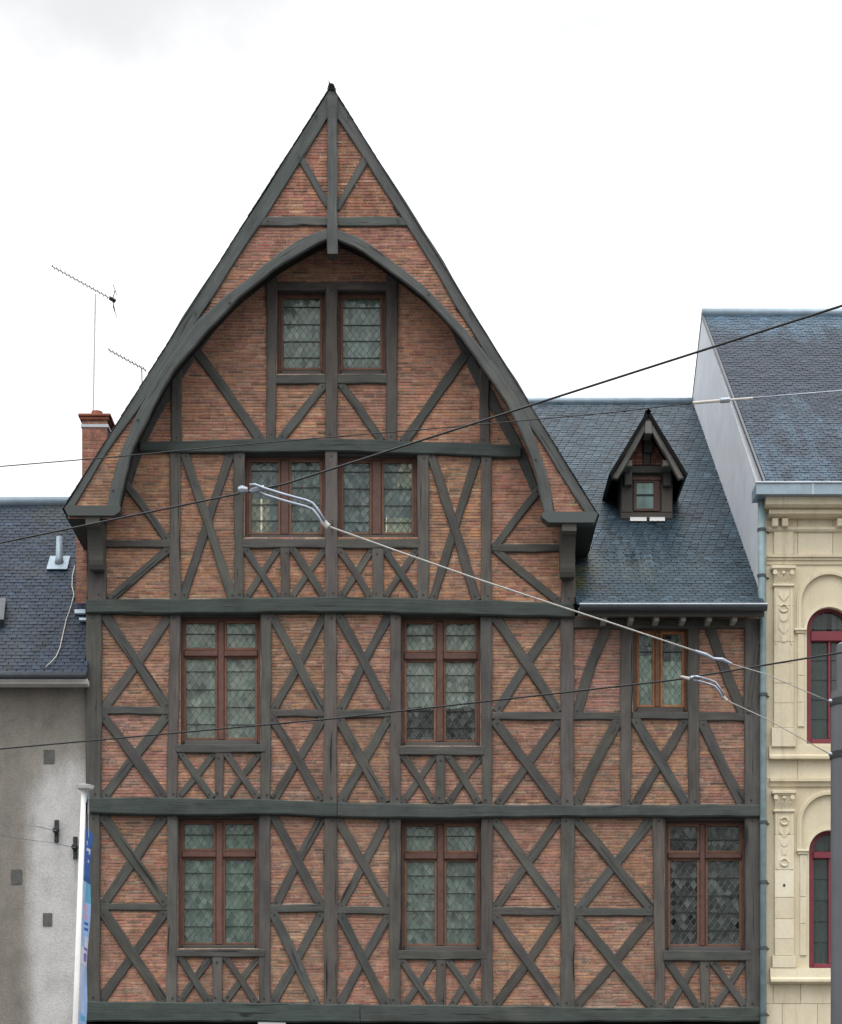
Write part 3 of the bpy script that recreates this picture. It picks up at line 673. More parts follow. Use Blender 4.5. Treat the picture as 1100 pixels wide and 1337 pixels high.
# --- main roof
SL = (.026, .036, .048)
def slate_col(base=SL, v=.28):
    k = U(1 - v, 1 + v); c = [base[i] * k for i in range(3)]
    if R() < .06: c = [x * 1.5 for x in c]
    if R() < .06: c = [x * .5 for x in c]
    return tuple(c)
def slate_local(mb, w, ln, col, lift=.011):
    """slate in its own frame: x across, y up-slope, z normal"""
    a = w / 2; t = .007
    j = U(-.004, .004)
    vs = [(-a, j, lift), (a, -j, lift), (a, ln, .004), (-a, ln, .004), (-a, j, lift - t), (a, -j, lift - t), (a, ln, -.003), (-a, ln, -.003)]
    mb.mesh(vs, [(0, 1, 2, 3), (4, 5, 1, 0), (1, 5, 6, 2), (4, 0, 3, 7)], col)
def slates(parent, prof, across, rng, expo, wid, basecol=SL, n_single=0, color=(1, 1, 1), v=.28, mat='slate'):
    """prof: list of (q, z) up-slope points, q horizontal; across: 'x' roofs run along x (q is y), 'y' along y (q is x).  rng(z)->(u0,u1)"""
    seg = [0]
    for p, q in zip(prof, prof[1:]): seg.append(seg[-1] + math.dist(p, q))
    mb = MB(); nrow = int(seg[-1] / expo); made = 0; variants = {}
    for r in range(nrow):
        s = r * expo; i = max(k for k in range(len(prof) - 1) if seg[k] <= s + 1e-9)
        f = (s - seg[i]) / (seg[i + 1] - seg[i]); q = prof[i][0] + (prof[i + 1][0] - prof[i][0]) * f; z = prof[i][1] + (prof[i + 1][1] - prof[i][1]) * f
        tq, tz = (prof[i + 1][0] - prof[i][0]) / (seg[i + 1] - seg[i]), (prof[i + 1][1] - prof[i][1]) / (seg[i + 1] - seg[i])
        nq, nz_ = (-tz, tq) if tq >= 0 else (tz, -tq)
        u0, u1 = rng(z)
        u = u0 - (wid / 2 if r % 2 else 0) + U(-.01, .01)
        while u < u1:
            a, c = max(u, u0), min(u + wid, u1)
            if c - a > .04:
                w_ = c - a - .0105; col = slate_col(basecol, v); ln = expo * 1.55
                if made < n_single and across == 'x' and c - a > wid * .98 and tq > 0:
                    key = (i, made % 14)
                    if key not in variants:
                        t = MB(); slate_local(t, wid - .0105, ln, col); o = t.build('slate', M['slate'], parent, recalc=False, origin=(0, 0, 0)); variants[key] = o
                    else: o = variants[key].copy(); COL.objects.link(o)
                    o.parent = parent; o.location = Vector(((a + c) / 2, q, z)) - WLOC[parent.name]; o.rotation_euler = (math.atan2(tz, tq), 0, U(-.008, .008)); o.color = (*color, 1); made += 1
                else:
                    t = MB(); slate_local(t, w_, ln, col, .011 * U(.8, 1.3)); cu = (a + c) / 2
                    vs = []
                    for (lx, ly, lz) in t.v:
                        qq = q + tq * ly + nq * lz; zz = z + tz * ly + nz_ * lz
                        vs.append((cu + lx, qq, zz) if across == 'x' else (qq, cu + lx, zz))
                    mb.mesh(vs, t.f, col)
            u += wid
    mb.build('slate_courses', M[mat], parent, kind='stuff', color=color, recalc=True if across == 'y' else False)
def roof_slab(name, pts_front, y0, y1, th, mat, color=None, parent=None):
    b_ = MB(); (x0, z0), (x1, z1) = pts_front; l = math.hypot(x1 - x0, z1 - z0); nx, nz_ = -(z1 - z0) / l, (x1 - x0) / l
    if nz_ < 0: nx, nz_ = -nx, -nz_
    b_.prism([(x0, y0, z0), (x1, y0, z1), (x1 - nx * th, y0, z1 - nz_ * th), (x0 - nx * th, y0, z0 - nz_ * th)], (0, y1 - y0, 0))
    return b_.build(name, mat, parent or house, color=color)
def inset(F, A, d):
    l = math.hypot(A.x - F.x, A.z - F.z); nx, nz_ = -(A.z - F.z) / l, (A.x - F.x) / l
    if nz_ < 0: nx, nz_ = -nx, -nz_
    return (F.x - nx * d, F.z - nz_ * d), (A.x - nx * d, A.z - nz_ * d)
for F in (FL, FR):
    rf = roof_slab('roof', inset(F, AP, .022), YT + .02, YBACK, .05, M['slate'], (.05, .06, .075))
    for p in rf.data.color_attributes: pass
    f2, a2 = inset(F, AP, .018)
    slates(rf, [f2, a2], 'y', lambda z: (YT - .05, YBACK), .12, .22)
mb = MB()
for k in range(22): mb.tube([(AP.x, YT - .05 + k * .42, AP.z - .055), (AP.x, YT - .05 + k * .42 + .41, AP.z - .045)], [.05, .06], 8)
mb.build('ridge_tiles', M['slate'], house, color=(.05, .055, .06), kind='stuff')

# --- wing roof
def z_rel(v): return EYE + v
WP = [(-.44, z_rel(8.10)), (-.1, z_rel(8.31)), (.3, z_rel(8.585)), (.8, z_rel(8.95)), (7.5, z_rel(13.95))]
def main_x(z):       # right slope of the main roof
    if z < FR.z: return XR
    return FR.x + (AP.x - FR.x) * (z - FR.z) / (AP.z - FR.z)
wing = MB()
for (ya, za), (yb2, zb2) in zip(WP, WP[1:]):
    xa = XR if yb2 < 2 else None
    if xa is not None: wing.face([(XR, ya, za - .03), (4.93, ya, za - .03), (4.93, yb2, zb2 - .03), (XR, yb2, zb2 - .03)])
    else: wing.face([(XR, ya, za - .03), (4.93, ya, za - .03), (4.93, yb2, zb2 - .03), (-1.0, yb2, zb2 - .03), (XR - .1, 3.0, za + (3.0 - ya) * (zb2 - za) / (yb2 - ya) - .03)])
wing.face([(-1, WP[-1][0], WP[-1][1] - .03), (4.93, WP[-1][0], WP[-1][1] - .03), (4.93, 13, WP[-1][1] - 4.4), (-1, 13, WP[-1][1] - 4.4)])
wroof = wing.build('wing_roof', M['slate'], house, color=(.05, .06, .075), recalc=False)
slates(wroof, WP, 'x', lambda z: (main_x(z) - (.25 if z > FR.z else 0), 4.935), .108, .135, n_single=300, basecol=(.030, .051, .068), v=.22)
b = MB(); b.tube([(-.8, 7.5, WP[-1][1] + .02), (4.93, 7.5, WP[-1][1] + .02)], .075, 8); b.build('ridge_capping', M['zinc'], house, smooth=True)
# gutter, brackets, wall plate and rafter ends
b = MB(); gz = WP[0][1] - .035; pts = [(-.46 - .065 * math.sin(a) * 1.0, gz - .075 * (1 - math.cos(a))) for a in [i * math.pi / 8 - math.pi / 2 for i in range(9)]]
prof = [(WP[0][0] - .10 + .075 * math.cos(a), gz + .075 * math.sin(a)) for a in [math.pi + i * math.pi / 8 for i in range(9)]]
prof += [(y * 1.0 + (-.005 if i == 8 else 0), z) for i, (y, z) in reversed(list(enumerate([(WP[0][0] - .10 + .066 * math.cos(a), gz + .066 * math.sin(a)) for a in [math.pi + i * math.pi / 8 for i in range(9)]])))]
b.prism([(XR + .03, y, z) for y, z in prof], (4.90 - XR, 0, 0)); gut = b.build('gutter', M['zinc_dark'], house)
b = MB(); b.tube([(XR + .03, WP[0][0] - .172, gz + .005), (4.93, WP[0][0] - .172, gz + .005)], .014, 6); b.build('gutter_bead', M['zinc_light'], gut)  # pale zinc rim paints in the reflection along the gutter's top edge
b = MB(); b.box(XR + .02, 4.91, WP[0][0] - .01, WP[0][0] + .02, gz - .13, gz - .01); b.build('fascia', M['timber'], house, color=TC_BRACE)
rail(750, 974, 808, 820, 'wall_plate', -.075)
for px in (790, 825, 858, 893, 927, 960):
    b = MB(); c = W(px, 806, -.36); b.bbox(c.x - .035, c.x + .035, -.37, .1, c.z - .05, c.z + .03, .012); b.build('rafter_end', M['timber'], house, color=(.34, .33, .30))

# --- windows
def clip_poly(poly, x0, x1, z0, z1):
    for ax, lim, sg in ((0, x0, 1), (0, x1, -1), (1, z0, 1), (1, z1, -1)):
        out = []
        for i in range(len(poly)):
            p, q = poly[i], poly[(i + 1) % len(poly)]; a, c = (p[ax] - lim) * sg, (q[ax] - lim) * sg
            if a >= 0: out.append(p)
            if a * c < 0: t = a / (a - c); out.append((p[0] + (q[0] - p[0]) * t, p[1] + (q[1] - p[1]) * t))
        poly = out
        if len(poly) < 3: return []
    return poly
CW, CH = .098, .136
def leaded(parent, x0, x1, z0, z1, y, dark=False, lattice=True):
    """diamond quarrels, lead cames"""
    pn = MB(); ld = MB(); z_off = U(0, CH)
    ni = int((x1 - x0) / CW) + 3; nj = int((z1 - z0) / CH * 2) + 4
    for i in range(-1, ni):
        for j in range(-2, nj):
            cx = x0 + (i + (.5 if j % 2 else 0)) * CW; cz = z0 - z_off + j * CH / 2
            poly = clip_poly([(cx, cz - CH / 2), (cx + CW / 2, cz), (cx, cz + CH / 2), (cx - CW / 2, cz)], x0, x1, z0, z1)
            if not poly: continue
            tx, tz = random.gauss(0, .05), random.gauss(0, .05)
            g = U(.80, .97) if R() < .85 else U(.55, .75)
            col = (g * U(.86, .96), g, g * U(.92, .98), U(.01, .07) if R() < .7 else U(.1, .26))
            pn.face([(p[0], y + (p[0] - cx) * tx + (p[1] - cz) * tz, p[1]) for p in poly], col)
    p_ = pn.build('pane', M['glass'], parent, recalc=False)
    if lattice:
        h = .0033
        def line(xa, za, xb, zb):
            dx, dz = xb - xa, zb - za; l = math.hypot(dx, dz)
            if l < .02: return
            nx, nz_ = -dz / l * h, dx / l * h; yf = y - .009; yb = y + .004
            ld.mesh([(xa + nx, yb, za + nz_), (xa, yf, za), (xa - nx, yb, za - nz_), (xb + nx, yb, zb + nz_), (xb, yf, zb), (xb - nx, yb, zb - nz_)], [(0, 1, 4, 3), (1, 2, 5, 4)])
        m_ = CH / CW
        for sgn in (1, -1):
            n_ = int(((x1 - x0) * m_ + (z1 - z0)) / CH) + 4
            for k in range(-n_, n_ + 1):
                # z = zc + sgn*m*(x-x0) through half-cell corners
                zc = z0 - z_off + CH / 2 + k * CH
                t0, t1 = 0., x1 - x0
                fz = lambda t: zc + sgn * m_ * t
                lo, hi = (z0 - zc) / (sgn * m_), (z1 - zc) / (sgn * m_)
                if lo > hi: lo, hi = hi, lo
                t0, t1 = max(t0, lo), min(t1, hi)
                if t1 > t0 + .01: line(x0 + t0, fz(t0), x0 + t1, fz(t1))
        ld.build('lead_lattice', M['lead'], parent, kind='stuff', recalc=False)
    return p_
def curtain(parent, x0, x1, z0, z1, y, col, hem=0):
    mb = MB(); n = 22; f = U(16, 24); ph = U(0, 6); m = 3
    vs = []
    for j in range(m):
        for i in range(n + 1):
            x = x0 + (x1 - x0) * i / n; zz = z0 + (z1 - z0) * j / (m - 1) + (hem * math.sin(i * .9 + ph) if j == 0 else 0)
            vs.append((x, y + .022 * math.sin(x * f * 2 + ph) + .01 * math.sin(x * f * 4.3 + ph * 2), zz))
    mb.mesh(vs, [(j * (n + 1) + i, j * (n + 1) + i + 1, (j + 1) * (n + 1) + i + 1, (j + 1) * (n + 1) + i) for j in range(m - 1) for i in range(n)])
    mb.build('curtain', M['cloth'], parent, color=col, recalc=False, smooth=True)
C_RED, C_SASH = (.105, .054, .043), (.150, .080, .050)
def window(x0, x1, y0, y1, mull=None, transom=None, bars=(), sets=None, yw=.13, top_z=None, fr=4, fcol=C_RED, scol=C_SASH, bottom=5, sash=3.2, curt=()):
    """image-pixel rectangle; mull (xa, xb); transom (ya, yb); bars: y of saddle bars; curt: list of (x0,x1,y0,y1,color)"""
    fm = MB(); yb = yw + .09
    fm.pbbox(x0, x0 + fr, y0, y1, yw, yb); fm.pbbox(x1 - fr, x1, y0, y1, yw, yb)
    fm.pbbox(x0 + fr, x1 - fr, y0, y0 + fr - 1, yw, yb)
    cols = [(x0 + fr, x1 - fr)]
    if mull:
        fm.pbbox(mull[0], mull[1], y0 + fr - 1, y1 - bottom, yw - .012, yb, .014); cols = [(x0 + fr, mull[0]), (mull[1], x1 - fr)]
    rows = [(y0 + fr - 1, y1 - bottom)]
    if transom:
        for a, c in cols: fm.pbbox(a, c, transom[0], transom[1], yw - .022, yb, .012)
        rows = [(y0 + fr - 1, transom[0]), (transom[1], y1 - bottom)]
    w = fm.build('window', M['sash'], house, color=vary(fcol, .15))
    sl_ = MB(); sl_.pbbox(x0 + fr + .2, x1 - fr - .2, y1 - bottom, y1 + 4, yw - .03, yb, .012); sl_.build('window_board', M['timber'], w, color=vary(TC_POST))
    rv = MB(); A_ = W(x0, y1, yw); C_ = W(x1, y0, yw); hz_ = top_z if top_z else C_.z
    rv.box(A_.x - .12, A_.x - .002, .022, yb, A_.z - .05, hz_ + .12); rv.box(C_.x + .002, C_.x + .12, .022, yb, A_.z - .05, hz_ + .12); rv.box(A_.x, C_.x, .031, yb, hz_, hz_ + .12); rv.box(A_.x, C_.x, .031, yb, A_.z - .14, A_.z - .045)
    rv.build('reveal', M['timber'], w, color=TC_POST)
    for a, c in cols:
        for p, q in rows:
            sm = MB(); ys = yw + .022; ye = yw + .07
            sm.pbbox(a, a + sash, p, q, ys, ye, .005); sm.pbbox(c - sash, c, p, q, ys, ye, .005)
            sm.pbbox(a + sash, c - sash, p, p + sash, ys, ye, .005); sm.pbbox(a + sash, c - sash, q - sash, q, ys, ye, .005)
            sm.build('sash', M['sash'], w, color=vary(scol, .22))
            yg = yw + .05; A = W(a + sash, q - sash, yg); C = W(c - sash, p + sash, yg)
            leaded(w, A.x, C.x, A.z, C.z, yg)
            for bz in bars:
                if p + sash + 3 < bz < q - sash - 3:
                    bm_ = MB(); B0 = W(a + sash, bz + U(-.5, .5), yg); bm_.box(A.x, C.x, yg - .020, yg - .010, B0.z - .007, B0.z + .007); bm_.build('saddle_bar', M['iron'], w)
    for (xa, xb, ya, yb_, col) in curt:
        A = W(xa, yb_, yw + .2); C = W(xb, ya, yw + .2); curtain(w, A.x, C.x, A.z, C.z, yw + .10 + U(0, .03), col, .02)
    return w
GRN, GRN2, BLU, PAL_ = (.72, .75, .69), (.56, .63, .58), (.34, .42, .44), (.74, .72, .56)
DRK = (.045, .055, .052)
window(236, 340.5, 807.5, 971.5, (284.5, 293), (849, 857), (829, 878, 901, 924, 947), curt=[(238, 339, 806, 968, GRN)])
window(524, 627.5, 808, 974, (570, 579.5), (852, 861), (830, 882.5, 905, 929, 951), curt=[(526, 626, 806, 926, GRN)])
window(233.5, 338, 1070, 1239, (282, 291), (1111.5, 1119.5), (1091, 1141, 1164.5, 1187.5, 1210.5), curt=[(235, 337, 1068, 1236, (.45, .57, .51))])
window(524, 628, 1073, 1240.5, (571, 580), (1114, 1122), (1092.5, 1144.5, 1167.5, 1190.5, 1213.5), curt=[(526, 627, 1071, 1237, GRN2)])
window(868.5, 973, 1073, 1241, (914, 921.5), (1114, 1121), (1097, 1147, 1170, 1192, 1215), curt=[(921, 972, 1072, 1238, (.075, .09, .085))])
window(828, 898, 822, 928.5, (855.5, 862.5), None, (852,), fcol=(.16, .08, .045), scol=(.30, .145, .065), curt=[(829, 860, 858, 925, (.74, .86, .76)), (860, 897, 866, 925, (.74, .86, .76)), (829, 856, 822, 858, (.42, .52, .49)), (876, 897, 822, 868, (.42, .50, .48))])
window(363, 425, 383, 488, None, None, (402, 424.5, 446.5, 468), fr=4, curt=[(364, 424, 381, 486, (.56, .61, .58)), ])
window(441, 504, 383, 488, None, None, (403, 425, 446.5, 468), fr=4, curt=[(442, 503, 381, 486, (.52, .59, .58))])
window(321, 425, 597, 703, (366.5, 377.5), None, (615.5, 637, 660, 681), curt=[(322, 372, 594, 700, BLU), (372, 424, 594, 700, (.34, .43, .43))])
window(441.5, 545, 598, 703, (486, 498.5), None, (616.5, 639, 661, 683), curt=[(442, 492, 594, 700, BLU), (492, 544, 594, 700, (.36, .45, .45))])
# pale lace hung low in the attic windows
def lace(px0, px1, py0, py1):
    A = W(px0, py1, .2); C = W(px1, py0, .2); curtain(house, A.x, C.x, A.z, C.z, .205, PAL_, .03)
lace(327, 352, 652, 698); lace(501, 540, 676, 700); lace(519, 538, 606, 636)

# --- dormer on the wing roof
def on_wing(px, py):
    # point of the wing roof seen at this image pixel
    lo, hi = -.44, 7.5
    for _ in range(40):
        m_ = (lo + hi) / 2; z = interp(WP, m_)
        if P(0, m_, z)[1] > py: lo = m_
        else: hi = m_
    return W(px, py, lo)
YF = on_wing(847, 677.5).y - .02; YD = YF - .47
db = MB()
A = W(811, 678, YF); C = W(879, 600, YF)
db.box(A.x, C.x, YF + .05, 5.5, A.z - .3, C.z - .2); dorm = db.build('dormer', M['timber'], house, color=TC_BRACE)
def dpart(name, x0, x1, y0, y1, yf, th, mat=None, col=TC_BRACE, c=.01):
    q = MB(); q.pbbox(x0, x1, y0, y1, yf, yf + th, c); return q.build(name, mat or M['timber'], dorm, color=vary(col) if mat is None or mat is M['sash'] else None)
BRN = (.085, .075, .066)
dpart('post', 811.5, 826, 633, 669, YF, .12, col=BRN); dpart('post', 864.5, 878.5, 633, 669, YF, .12, col=BRN); dpart('sill', 811, 879, 669.2, 677.5, YF - .03, .15, col=BRN)
dpart('lintel', 824, 866.5, 607.5, 617, YF - .04, .14); dpart('window_head', 826, 864.5, 622, 627, YF + .0, .1, M['sash'], C_RED)
dpart('wall_plate', 814, 826, 600.5, 608.5, YD + .08, .6, col=(.13, .13, .115)); dpart('wall_plate', 866, 878.5, 600.5, 608.5, YD + .08, .6, col=(.13, .13, .115))
dpart('corner_brace', 816, 826, 609, 633, YF - .12, .2); dpart('corner_brace', 866.5, 877, 609, 634, YF - .12, .2)
dpart('king_stud', 840, 850, 586, 607, YF - .01, .1, col=BRN)
for x0, x1 in ((822, 839.5), (850.5, 869)):
    q = MB(); py = 572
    while py < 606:
        x = x0 + U(-6, 0)
        while x < x1:
            L = U(8, 12); a, c = max(x, x0), min(x + L, x1)
            if c - a > 1: q.pbox(a + .3, c - .3, py + .4, py + 3.4, YF + .02, YF + .06, pick([('red', 2), ('pink', 3), ('brown', 1.5)]))
            x += L
        py += 3.9
    q.build('brick_courses', M['brick'], dorm, kind='stuff', recalc=False)
sm = MB()
for r in ((828, 831.5, 627, 667), (854, 862, 627, 667), (831.5, 854, 627, 629.5), (831.5, 854, 664, 667)): sm.pbbox(*r, YF + .02, YF + .06, .004)
sm.build('sash', M['sash'], dorm, color=C_RED)
A = W(831.5, 664, YF + .05); C = W(854, 629.5, YF + .05)
q = MB(); q.face([(A.x, YF + .044, A.z), (C.x, YF + .044, A.z), (C.x, YF + .044, C.z), (A.x, YF + .044, C.z)], (.85, .95, .92, .05)); q.build('pane', M['glass'], dorm, recalc=False)
q = MB(); q.box(A.x, C.x, YF + .025, YF + .035, (A.z + C.z) / 2 - .012, (A.z + C.z) / 2 + .012); q.build('glazing_bar', M['iron'], dorm)
q = MB(); q.face([(A.x, YF + .048, A.z), (C.x, YF + .048, A.z), (C.x, YF + .048, C.z), (A.x, YF + .048, C.z)]); q.build('curtain', M['cloth'], dorm, color=(.36, .47, .46), recalc=False)
for A_, B_ in (([(846.8, 540), (799.5, 623)], [(846.8, 555), (807.5, 625)]), ([(847.2, 540), (894.5, 623)], [(847.2, 555), (886.5, 625)])):
    q = MB(); q.ribbon(A_, B_, YD, .1); q.build('bargeboard', M['timber'], dorm, color=vary((.12, .125, .115)))
dpart('hanging_post', 842.5, 852, 549, 566, YD - .02, .3, col=(.12, .125, .115)); dpart('hanging_post', 841, 853, 566, 590, YF - .1, .12, col=(.05, .05, .05))
dA = W(847, 533.5, YD - .04)
for fx, fy in ((795.5, 619), (898.5, 619)):
    Fd = W(fx, fy, YD - .04); q = roof_slab('roof', ((Fd.x, Fd.z), (dA.x, dA.z)), YD - .04, 6.2, .055, M['slate'], (.03, .035, .042), parent=dorm)
# soft lead flashing under the dormer
for x0, x1 in ((823, 844.5), (848.5, 868.5)):
    a, c, d, e = on_wing(x0, 683.2), on_wing(x1, 683.2), on_wing(x1, 678.9), on_wing(x0, 678.9); q = MB(); up = Vector((0, -.02, .03))
    q.prism([a + up, c + up, d + up, e + up], (0, 0, .01)); q.build('flashing', M['white'], dorm)

# ================================================================== LEFT HOUSE
lh = thing('rendered_house', (-7.5, 0, 0), 'plain grey stained rendered house with blue slate roof left of the timber house', 'house')
LP = [(-.30, z_rel(7.16)), (3.5, z_rel(10.83))]
b = MB(); b.box(-14, XL - .012, .03, 7, 0, W(0, 886, .03).z); b.build('wall', M['render'], lh)
b = MB()
for y0, z0, y1, z1 in ((LP[0][0], LP[0][1], LP[1][0], LP[1][1]), (LP[1][0], LP[1][1], 7.3, LP[0][1])):
    b.face([(-14, y0, z0 - .03), (XL - .01, y0, z0 - .03), (XL - .01, y1, z1 - .03), (-14, y1, z1 - .03)])
lroof = b.build('roof', M['slate'], lh, color=(.05, .06, .075), recalc=False)
slates(lroof, LP, 'x', lambda z: (-9.2, XL - .01 if z > LP[0][1] + .2 else -4.80), .098, .135, basecol=(.016, .028, .047), v=.26)
b = MB(); b.tube([(-14, 3.5, LP[1][1] + .01), (XL, 3.5, LP[1][1] + .01)], .1, 8); b.build('ridge_capping', M['zinc'], lh, smooth=True)
b = MB(); q = W(0, 881, -.38); b.tube([(-14, -.38, q.z - .01), (-4.80, -.38, q.z - .01)], .055, 8); b.build('gutter', M['zinc_dark'], lh, smooth=True)
b = MB(); b.box(-14, -4.80, -.30, -.08, W(0, 893, -.3).z, W(0, 885.5, -.3).z); b.build('eaves_board', M['offwhite'], lh)
for (x, y, w_, h_) in ((64, 988, 14, 18), (21.5, 1145, 14, 19), (62, 1201, 12, 17)):
    q = MB(); q.pbox(x - w_ / 2, x + w_ / 2, y - h_ / 2, y + h_ / 2, .018, .06); q.build('vent_plate', M['grille'], lh)
def on_left(px, py, up=0.0):
    lo, hi = LP[0][0], LP[1][0]; sl = (LP[1][1] - LP[0][1]) / (LP[1][0] - LP[0][0])
    for _ in range(40):
        m_ = (lo + hi) / 2
        if P(0, m_, LP[0][1] + sl * (m_ - LP[0][0]))[1] > py: lo = m_
        else: hi = m_
    p = W(px, py, lo); return p + Vector((0, -.7, .7)) * up
q = MB(); a, c, d, e = on_left(61, 746), on_left(88, 746), on_left(92, 729), on_left(66, 729); up = Vector((0, -.02, .02)); q.prism([a + up, c + up, d + up, e + up], (0, -.01, .01)); fl_ = q.build('vent_flashing', M['zinc'], lh)
c = on_left(77.5, 738); q = MB(); q.tube([c, c + Vector((0, 0, .10)), c + Vector((0, 0, .44))], [.085, .06, .045], 10); q.build('vent_pipe', M['zinc'], fl_, smooth=True)
q = MB(); path = [on_left(x, y, .04) for x, y in ((98, 742), (95, 755), (94.5, 768), (97, 780), (93, 795), (87, 812), (83, 830), (79, 848), (74, 860), (67, 868), (60, 874))]
q.tube(path, .007, 6); q.build('roof_cable', M['rope'], lh, smooth=True)
for r in ((98, 800, 112, 805), (104, 811, 113, 814)):
    a, c, d, e = on_left(r[0], r[3]), on_left(r[2], r[3]), on_left(r[2], r[1]), on_left(r[0], r[1]); q = MB(); q.prism([a + up, c + up, d + up, e + up], (0, -.02, .02)); q.build('abutment_flashing', M['zinc'], lh)
# roof light at the left
a, c, d, e = on_left(-34, 818), on_left(6, 818), on_left(9, 790), on_left(-32, 790); n_ = Vector((0, -.08, .085))
q = MB(); q.prism([a, c, d, e], n_); rl = q.build('roof_light', M['zinc_dark'], lh)
ins = lambda p, cen, t: cen + (p - cen) * t
cen = (a + c + d + e) / 4; q = MB(); q.prism([ins(p, cen, .84) + n_ * 1.001 for p in (a, c, d, e)], n_ * .03); q.build('pane', M['zinc_dark'], rl)
# chimney
def brick_block(name, x0, x1, y0, y1, z0, z1, parent, mix):
    core = MB(); core.box(x0 + .006, x1 - .006, y0 + .006, y1 - .006, z0, z1); co = core.build(name, M['mortar'], parent)
    q = MB(); z = z0; row = 0
    while z < z1 - .03:
        for axis in (0, 1):
            lo, hi = (x0, x1) if axis == 0 else (y0, y1); u = lo - (.1 if row % 2 else 0)
            while u < hi:
                a, c = max(u, lo), min(u + .2, hi)
                if c - a > .03:
                    for face_ in (0, 1):
                        col = pick(mix)
                        if axis == 0: q.box(a + .005, c - .005, (y0 if face_ == 0 else y1 - .012), (y0 + .012 if face_ == 0 else y1), z + .006, z + .052, col)
                        else: q.box((x0 if face_ == 0 else x1 - .012), (x0 + .012 if face_ == 0 else x1), a + .005, c - .005, z + .006, z + .052, col)
                u += .2
        z += .058; row += 1
    q.build('brick_courses', M['brick'], co, kind='stuff', recalc=False); return co
yc = 1.2; mixc = [('red', 5), ('brown', 1.5), ('orange', 1), ('pink', 1)]
a = W(107, 600, yc); c = W(140.5, 544, yc)
ch = brick_block('chimney', a.x, c.x, yc, yc + 1.0, z_rel(8.3), c.z, lh, mixc)
brick_block('chimney_base', W(99, 0, yc - .06).x, XL - .01, yc - .06, yc + 1.1, z_rel(8.3), W(0, 690, yc).z, lh, [('red', 3), ('pink', 2), ('brown', 1.5), ('orange', 1.5)])
q = MB(); q.bbox(a.x - .05, c.x + .05, yc - .05, yc + 1.05, c.z - .002, c.z + .035); q.bbox(a.x - .025, c.x + .025, yc - .025, yc + 1.025, c.z - .05, c.z - .004); q.build('chimney_cap', M['terracotta'], ch)
zb = W(0, 556, yc).z; q = MB(); q.box(a.x - .014, c.x + .014, yc - .014, yc + 1.014, zb - .022, zb + .022); q.build('metal_strap', M['zinc_light'], ch)
px_ = W(126, 0, yc + .3).x; q = MB(); q.tube([(px_, yc + .35, c.z + .03), (px_, yc + .35, c.z + .10), (px_, yc + .35, c.z + .20)], [.13, .10, .085], 12); q.build('chimney_pot', M['terracotta'], ch, smooth=False)

# ================================================================== RIGHT STONE HOUSE
sh = thing('stone_house', (7.5, 0, 0), 'cream carved limestone house with crimson arched windows at the right edge', 'house')
XS = W(1001, 0).x; XE = 11.0
SP = [(-.30, z_rel(9.90)), (6.3, z_rel(15.05))]
def sw(px, py, y=0): return W(px, py, y)
# gable wall towards the timber house, and main wall body
b = MB(); gp = [(.02, 0), (.02, SP[0][1] - .1), (6.3, SP[1][1] - .03), (12.8, SP[0][1] - .1), (12.8, 0)]
b.prism([(4.935, y, z) for y, z in gp], (.28, 0, 0)); b.build('gable_wall', M['grey_render'], sh)
b = MB()
for y0, z0, y1, z1 in ((SP[0][0], SP[0][1], 6.3, SP[1][1]), (12.9, SP[0][1], 6.3, SP[1][1])):
    b.prism([(4.925, y0, z0 - .05), (4.925, y1, z1 - .05), (4.925, y1, z1 + .015), (4.925, y0, z0 + .015)], (.035, 0, 0))
b.build('verge_coping', M['zinc_dark'], sh)
b = MB()
for y0, z0, y1, z1 in ((SP[0][0], SP[0][1], 6.3, SP[1][1]), (6.3, SP[1][1], 12.9, SP[0][1])): b.face([(4.965, y0, z0 - .03), (XE, y0, z0 - .03), (XE, y1, z1 - .03), (4.965, y1, z1 - .03)])
sroof = b.build('roof', M['slate'], sh, color=(.05, .06, .075), recalc=False)
slates(sroof, SP, 'x', lambda z: (4.965, XE), .098, .135, basecol=(.048, .086, .124), v=.2, mat='slate_stained')
b = MB(); b.tube([(4.93, 6.3, SP[1][1] + .02), (XE, 6.3, SP[1][1] + .02)], .09, 8); b.build('ridge_capping', M['zinc'], sh, smooth=True)
def mould(name, x0, x1, prof, mat=None, ret=True):
    """prof: [(py, projection)...] top to bottom, run along x"""
    q = MB(); xa = W(x0, 0, 0).x; xb = W(x1, 0, 0).x
    pts = [(.06, W(0, prof[0][0], -prof[0][1]).z)] + [(-pr, W(0, py, -pr).z) for py, pr in prof] + [(.06, W(0, prof[-1][0], -prof[-1][1]).z)]
    q.prism([(xa, y, z) for y, z in pts], (xb - xa, 0, 0)); return q.build(name, mat or M['stone'], sh)
def arch_wall(name, x0, x1, y0, y1, cx, r, spring, sill, yf, th):
    q = MB(); n = 18
    arc = [(cx - r * math.cos(math.pi * i / n), spring - r * math.sin(math.pi * i / n)) for i in range(n + 1)]
    w = lambda px, py, y=yf: tuple(W(px, py, 0) * 1.0 + Vector((0, y, 0)))
    q.face([w(x0, y1), w(cx - r, y1), w(cx - r, y0), w(x0, y0)]); q.face([w(cx + r, y1), w(x1, y1), w(x1, y0), w(cx + r, y0)])
    q.face([w(cx - r, y1), w(cx + r, y1), w(cx + r, sill), w(cx - r, sill)])
    for p, c_ in zip(arc, arc[1:]): q.face([w(*p), w(*c_), w(c_[0], y0), w(p[0], y0)])
    loop = [(cx - r, sill)] + arc + [(cx + r, sill)]
    for p, c_ in zip(loop, loop[1:] + loop[:1]): q.face([w(*p), w(*c_), w(*c_, yf + th), w(*p, yf + th)])
    return q.build(name, M['stone'], sh, recalc=False)
